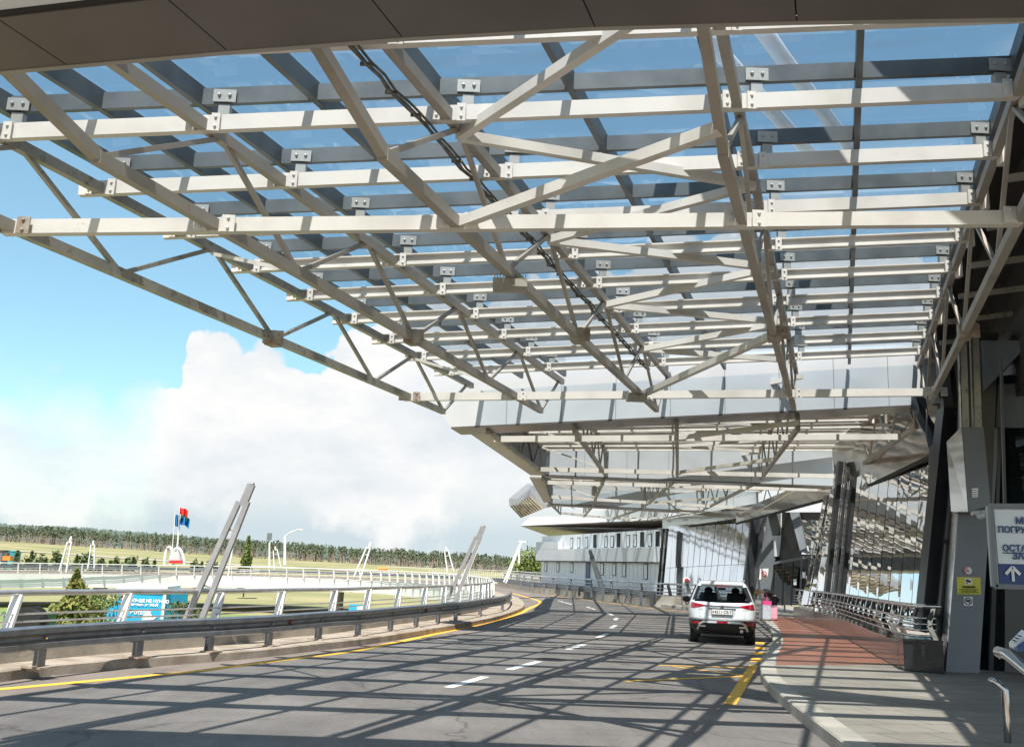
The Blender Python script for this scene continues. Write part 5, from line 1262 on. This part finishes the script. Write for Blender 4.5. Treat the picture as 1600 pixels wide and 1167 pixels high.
DP.sort(key=lambda d: d[0])
for i, (px, x, Yd, h) in enumerate(DP):
    lb = ('young dark pine in the row behind the ramp railing, '+('left' if px < 100 else 'right')+' of the far left lamp mast') if px < 255 else 'young dark pine in the row right of the flag monument'
    tree('young dark pine in the row in the meadow behind the ramp', V((x, Yd, zg(x, Yd)-.3)), h, 1.3, 'leafdark', i % 2 == 0, 260, .45, 'young_pine', .1, 'young pines planted behind the ramp', 20+i)
# far pine forest: one mass nobody could count
rnd = random.Random(5)
fb = MB(); fc = MB()
def forest(n, y0, y1, x0, x1, h0, h1, trunks, dens):
    for i in range(n):
        y = rnd.uniform(y0, y1); x = rnd.uniform(x0, x1)*y/1000.; z = zg(x, y)-.5; h = rnd.uniform(h0, h1)*(1+.28*noise.noise(V((x*.012, 0, 7)))+.12*noise.noise(V((x*.05, 0, 2)))); w = rnd.uniform(1.5, 2.6)
        if trunks:
            k = len(fb.v); t = rnd.uniform(.18, .34)
            fb.v += [V((x-t, y, z)), V((x+t, y, z)), V((x, y+t, z)), V((x-t*.5, y, z+h*.9)), V((x+t*.5, y, z+h*.9)), V((x, y+t*.5, z+h*.9))]
            fb.f += [(k, k+1, k+4, k+3), (k+1, k+2, k+5, k+4), (k+2, k, k+3, k+5)]
        lo = .5 if trunks and rnd.random() < .8 else .05
        for j in range(dens):
            s = rnd.random(); hh = lo+(1-lo)*s; r = w*(1.1-s*.85)*rnd.random()
            a = rnd.uniform(0, 6.28); p = V((x+r*math.cos(a), y+r*math.sin(a), z+h*hh)); sz = rnd.uniform(.5, 1.25)
            u = V((rnd.gauss(0, 1), rnd.gauss(0, .6), rnd.gauss(0, .6))).normalized()*sz; v_ = V((rnd.gauss(0, .5), rnd.gauss(0, .5), rnd.gauss(0, 1))).normalized()*sz*.7
            k = len(fc.v); fc.v += [p-u, p-v_, p+u, p+v_]; fc.f.append((k, k+1, k+2, k+3))
forest(1500, 860, 960, -560, 190, 12, 15.5, True, 26)
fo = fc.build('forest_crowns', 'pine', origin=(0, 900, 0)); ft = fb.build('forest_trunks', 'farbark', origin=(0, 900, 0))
for o_, l_ in ((fo, 'green crowns of the distant pine forest along the horizon'), (ft, 'brown trunks of the distant pine forest along the horizon')):
    o_['kind'] = 'stuff'; o_['label'] = l_; o_['category'] = 'forest'
# wooded hill at the left
hm = MB(); n = 140
for j in range(9):
    for i in range(n+1):
        a = -1.15+i*1.35/n; yy_ = 1450+j*60; x = yy_*math.tan(a*.62) if True else 0
        prof = max(0, min(1, (-x/yy_+.02)/.42)); z = zg(x, yy_)-3+(j/8)**.7*(6+25*prof)+3.5*noise.noise(V((x*.02, j*.7, 2)))+2.2*noise.noise(V((x*.08, j*1.7, 5)))
        hm.v.append(V((x, yy_, z)))
for j in range(8):
    for i in range(n): a = j*(n+1)+i; hm.f.append((a, a+1, a+n+2, a+n+1))
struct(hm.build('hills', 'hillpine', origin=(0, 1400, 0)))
fcx = MB(); fc_, fb_ = fc, fb; fc = MB(); fb = MB(); rnd = random.Random(8)
for i in range(5200):
    a = rnd.uniform(-1.0, .16); j = rnd.randint(1, 8); yy_ = 1450+j*60; x = yy_*math.tan(a*.62)
    prof = max(0, min(1, (-x/yy_+.02)/.42)); z = zg(x, yy_)-3+(j/8)**.7*(6+25*prof)
    for q_ in range(3):
        s = rnd.uniform(2.5, 5); p = V((x+rnd.uniform(-5, 5), yy_-2, z+rnd.uniform(0, 7))); u = V((1, 0, rnd.uniform(-.4, .4)))*s; v_ = V((rnd.uniform(-.3, .3), 0.4, 1))*s*1.2
        k = len(fc.v); fc.v += [p-u, p+v_, p+u, p-v_*.4]; fc.f.append((k, k+1, k+2, k+3))
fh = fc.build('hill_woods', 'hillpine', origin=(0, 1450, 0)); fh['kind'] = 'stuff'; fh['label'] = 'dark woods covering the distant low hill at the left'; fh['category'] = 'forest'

# runway strips and small far things in the meadow
for (ya, yb, x0, x1, m_) in ((300, 312, -260, 40, 'concrete'), (520, 545, -420, 30, 'concrete')):
    nn_ = 30; L1 = [V((lerp(x0, x1, i/nn_), ya, zg(lerp(x0, x1, i/nn_), ya)+.25)) for i in range(nn_+1)]; L2 = [V((lerp(x0, x1, i/nn_), yb, zg(lerp(x0, x1, i/nn_), yb)+.25)) for i in range(nn_+1)]
    struct(MB().strip(L1, L2).build('path', m_, origin=(0, ya, 0)))
pq = W(597, 886, 420); z_ = zg(pq.x, 420)
wm = thing('wind_cone', 'tiny orange marker standing in the airfield meadow', 'marker', V((pq.x, 420, z_))); MB().bar(V((pq.x, 420, z_)), V((pq.x, 420, z_+3.2)), .2, .2).build('pole', 'white', wm); MB().tube([V((pq.x-1.5, 420, z_+2.6)), V((pq.x+2.2, 420, z_+2.8))], [.9, .5], 8).build('cone', 'orange', wm)
# far left sheds and teal tank
pt = W(18, 868, 230); zt_ = zg(pt.x, 230)
tk = thing('storage_tank', 'teal round storage tank at the far left edge', 'tank', V((pt.x, 230, zt_))); MB().tube([V((pt.x, 230, zt_)), V((pt.x, 230, W(18, 861, 230).z))], 1.9, 20).build('shell', 'teal', tk)
MB().tube([V((pt.x, 230, W(18, 861, 230).z)), V((pt.x, 230, W(18, 859.5, 230).z))], [2.0, .4], 20).build('lid', 'teal', tk)
px_ = W(3, 868, 228); sh = thing('low_shed', 'dark low shed beside the teal tank at the far left edge', 'shed', V((px_.x, 228, zg(px_.x, 228))))
MB().box(V((px_.x-1, 228, W(3, 869, 228).z)), 4, 4, 2.6).build('wall', 'greywall', sh); MB().box(V((px_.x-1, 228, W(3, 860, 228).z)), 4.4, 4.4, .3).build('roof', 'darkwall', sh)
ld = W(12, 872, 215); dg = thing('loader', 'orange loader machine in front of the teal tank', 'machine', V((ld.x, 215, zg(ld.x, 215))))
MB().box(ld+V((0, 0, 0)), 1.6, 1.2, .9).build('body', 'orange', dg); MB().box(ld+V((-.3, 0, .8)), .8, .9, .8).build('cab', 'darkwall', dg)
# construction plant seen under the railing at the left
cz = W(38, 960, 42); td = thing('cable_drum', 'big black cable drum behind the balustrade at the left', 'cable drum', V((cz.x, 42, -3.5)))
for dy in (0, .9): MB().tube([V((cz.x, 42+dy, -1.15)), V((cz.x, 42.1+dy, -1.15))], 0.62, 20).build('flange', 'blackplastic', td)
MB().tube([V((cz.x, 42.1, -1.15)), V((cz.x, 42.9, -1.15))], .5, 16).build('core', 'rubber', td); MB().box(V((cz.x, 42.5, -2.9)), 1.9, 1.4, 1.5).build('stand', 'greywall', td)
ck = W(43, 948, 44); gt = thing('green_container', 'small dark green container behind the balustrade at the left edge', 'container', V((ck.x, 44, -3.5)))
MB().box(V((ck.x, 44.4, -2.2)), 1.7, 1.2, 2.5).build('body', 'green', gt); MB().box(V((ck.x, 44.4, -.92)), 1.85, 1.35, .1).build('lid', 'green', gt)

# ------------------------------------------------------------------ sky and sun
w = bpy.data.worlds.new('World'); SC.world = w; w.use_nodes = True
nt = w.node_tree; N = nt.nodes; L = nt.links; bg = N['Background']
sund = V((-.13, -1.0, 1.75)).normalized()
sky = N.new('ShaderNodeTexSky'); sky.sky_type = 'NISHITA'; sky.sun_disc = False
sky.sun_elevation = math.asin(sund.z); sky.sun_rotation = math.atan2(sund.x, sund.y)
sky.air_density = 1.0; sky.dust_density = .6; sky.ozone_density = 1.0
def node(t, **k):
    n_ = N.new(t)
    for a, b in k.items(): setattr(n_, a, b)
    return n_
def mth(op, a, b=None, clamp=False):
    n_ = node('ShaderNodeMath', operation=op, use_clamp=clamp)
    for i, x in enumerate((a, b)):
        if x is None: continue
        if isinstance(x, (int, float)): n_.inputs[i].default_value = x
        else: L.new(x, n_.inputs[i])
    return n_.outputs[0]
tc = node('ShaderNodeTexCoord'); sep = node('ShaderNodeSeparateXYZ'); L.new(tc.outputs['Generated'], sep.inputs[0])
az = mth('ARCTAN2', sep.outputs[0], sep.outputs[1]); el = mth('ARCSINE', sep.outputs[2])
n1_ = node('ShaderNodeTexNoise'); n1_.inputs['Scale'].default_value = 7; n1_.inputs['Detail'].default_value = 6; n1_.inputs['Roughness'].default_value = .58
L.new(tc.outputs['Generated'], n1_.inputs['Vector'])
nv = node('ShaderNodeTexNoise'); nv.inputs['Scale'].default_value = 22; nv.inputs['Detail'].default_value = 3; L.new(tc.outputs['Generated'], nv.inputs['Vector'])
n2_ = node('ShaderNodeTexNoise'); n2_.inputs['Scale'].default_value = 2.6; n2_.inputs['Detail'].default_value = 4
mp2 = node('ShaderNodeMapping'); mp2.inputs['Scale'].default_value = (1, 1, 3.2); L.new(tc.outputs['Generated'], mp2.inputs['Vector']); L.new(mp2.outputs['Vector'], n2_.inputs['Vector'])
# cumulus top height as a function of azimuth
def azel(px, py):
    d = ray(px, py).normalized(); return math.atan2(d.x, d.y), math.asin(d.z)
cur = node('ShaderNodeFloatCurve'); cm = cur.mapping.curves[0]
A0, A1 = -math.pi, math.pi; E1 = .5
pts_ = [(-1.6, .42), (-.80, .40), (-.60, .35), (-.53, .175)]
for px, py in ((20, 597), (150, 603), (235, 612), (252, 590), (262, 535), (300, 490), (350, 488), (400, 492), (440, 508), (460, 535), (500, 545), (600, 455), (760, 400), (1000, 345), (1300, 345)):
    pts_.append(azel(px, py))
pts_ += [(.9, .30), (1.6, .22), (2.4, .25)]
for i, (a, e) in enumerate(pts_):
    x, y = (a-A0)/(A1-A0), e/E1
    if i < 2: cm.points[i].location = (x, y)
    else: cm.points.new(x, y)
for p in cm.points: p.handle_type = 'VECTOR'
cur.mapping.update()
azn = mth('ADD', az, mth('ADD', mth('MULTIPLY', mth('SUBTRACT', nv.outputs['Fac'], .5), .075), mth('MULTIPLY', mth('SUBTRACT', n1_.outputs['Fac'], .5), .06)))
L.new(mth('DIVIDE', mth('SUBTRACT', azn, A0), A1-A0), cur.inputs['Value'])
top = mth('MULTIPLY', cur.outputs[0], E1)
edge = mth('ADD', mth('SUBTRACT', top, el), mth('MULTIPLY', mth('SUBTRACT', n1_.outputs['Fac'], .5), .085))
edge = mth('ADD', edge, mth('MULTIPLY', mth('SUBTRACT', nv.outputs['Fac'], .5), .05))
vo = node('ShaderNodeTexVoronoi', feature='F1'); vo.inputs['Scale'].default_value = 17; vo.inputs['Detail'].default_value = 1; L.new(tc.outputs['Generated'], vo.inputs['Vector'])
edge = mth('ADD', edge, mth('MULTIPLY', mth('SUBTRACT', .4, vo.outputs['Distance']), .05))
# the left part is a soft veil, the cumulus itself is crisp
crisp = mth('MULTIPLY', edge, 160, True)
soft = mth('MULTIPLY', mth('ADD', edge, .035), 14, True)
aL = azel(240, 600)[0]; sel = mth('MULTIPLY', mth('SUBTRACT', az, aL), 60, True)
def mixf(f, a, b):
    n_ = node('ShaderNodeMix'); n_.data_type = 'FLOAT'; L.new(f, n_.inputs[0]); 
    for i, x in ((2, a), (3, b)):
        if isinstance(x, (int, float)): n_.inputs[i].default_value = x
        else: L.new(x, n_.inputs[i])
    return n_.outputs[0]
mask = mixf(sel, mth('MULTIPLY', soft, .82), crisp)
# thin high clouds overhead
hi = mth('MULTIPLY', mth('SUBTRACT', n2_.outputs['Fac'], .54), 5, True)
hi = mth('MULTIPLY', hi, .6)
hi = mth('MULTIPLY', hi, mth('MULTIPLY', mth('SUBTRACT', az, -.15), 3, True))
mask = mth('MAXIMUM', mask, hi)
# low band: bluish haze gap near the horizon with small puffs
puff = mth('MULTIPLY', mth('SUBTRACT', n1_.outputs['Fac'], mth('ADD', .40, mth('MULTIPLY', mth('SUBTRACT', .085, el), 2.2))), 9, True)
lowm = mth('MULTIPLY', mth('SUBTRACT', .085, el), 18, True)
mask = mth('MAXIMUM', mask, mth('MULTIPLY', lowm, .92))
lowg = mth('MULTIPLY', lowm, mth('SUBTRACT', 1.0, mth('MULTIPLY', puff, .9)))
cr = node('ShaderNodeMapRange'); cr.inputs['From Min'].default_value = .36; cr.inputs['From Max'].default_value = .60; cr.inputs['To Min'].default_value = 0; cr.inputs['To Max'].default_value = 1
n4 = node('ShaderNodeTexNoise'); n4.inputs['Scale'].default_value = 5.5; n4.inputs['Detail'].default_value = 6; n4.inputs['Roughness'].default_value = .62; mp4 = node('ShaderNodeMapping'); mp4.inputs['Scale'].default_value = (1, 1, 2.2); mp4.inputs['Location'].default_value = (3, 1, 0)
L.new(tc.outputs['Generated'], mp4.inputs['Vector']); L.new(mp4.outputs['Vector'], n4.inputs['Vector']); L.new(n4.outputs['Fac'], cr.inputs['Value'])
cc = node('ShaderNodeMix', data_type='RGBA'); cc.inputs['A'].default_value = (3.4, 3.66, 3.86, 1); cc.inputs['B'].default_value = (4.35, 4.32, 4.28, 1); L.new(cr.outputs['Result'], cc.inputs['Factor'])
sk2 = node('ShaderNodeMix', data_type='RGBA', blend_type='MULTIPLY'); sk2.inputs['Factor'].default_value = 1; sk2.inputs['B'].default_value = (.62, .80, .77, 1); L.new(sky.outputs[0], sk2.inputs['A'])
mxc = node('ShaderNodeMix', data_type='RGBA'); L.new(mask, mxc.inputs['Factor']); sk3 = node('ShaderNodeMix', data_type='RGBA', blend_type='ADD'); sk3.inputs['Factor'].default_value = 1; sk3.inputs['B'].default_value = (.32, .40, .28, 1); L.new(sk2.outputs['Result'], sk3.inputs['A']); L.new(sk3.outputs['Result'], mxc.inputs['A']); cg = node('ShaderNodeMix', data_type='RGBA'); cg.inputs['B'].default_value = (2.75, 3.25, 3.45, 1); L.new(lowg, cg.inputs['Factor']); L.new(cc.outputs['Result'], cg.inputs['A']); L.new(cg.outputs['Result'], mxc.inputs['B'])
L.new(mxc.outputs['Result'], bg.inputs['Color']); bg.inputs['Strength'].default_value = .13
sl = bpy.data.lights.new('sun', 'SUN'); sl.energy = 5.0; sl.angle = math.radians(.5); sl.color = (1, .90, .79)
so_ = bpy.data.objects.new('sun', sl); COL.objects.link(so_); so_.rotation_euler = sund.to_track_quat('Z', 'Y').to_euler(); so_.location = (0, 0, 40)
SC.view_settings.view_transform = 'Standard'; SC.view_settings.look = 'None'; SC.view_settings.exposure = .84; SC.view_settings.gamma = 1
try:
    SC.cycles.max_bounces = 8; SC.cycles.transparent_max_bounces = 24; SC.cycles.sample_clamp_indirect = 6
    SC.cycles.use_denoising = True
except Exception as e: print(e)
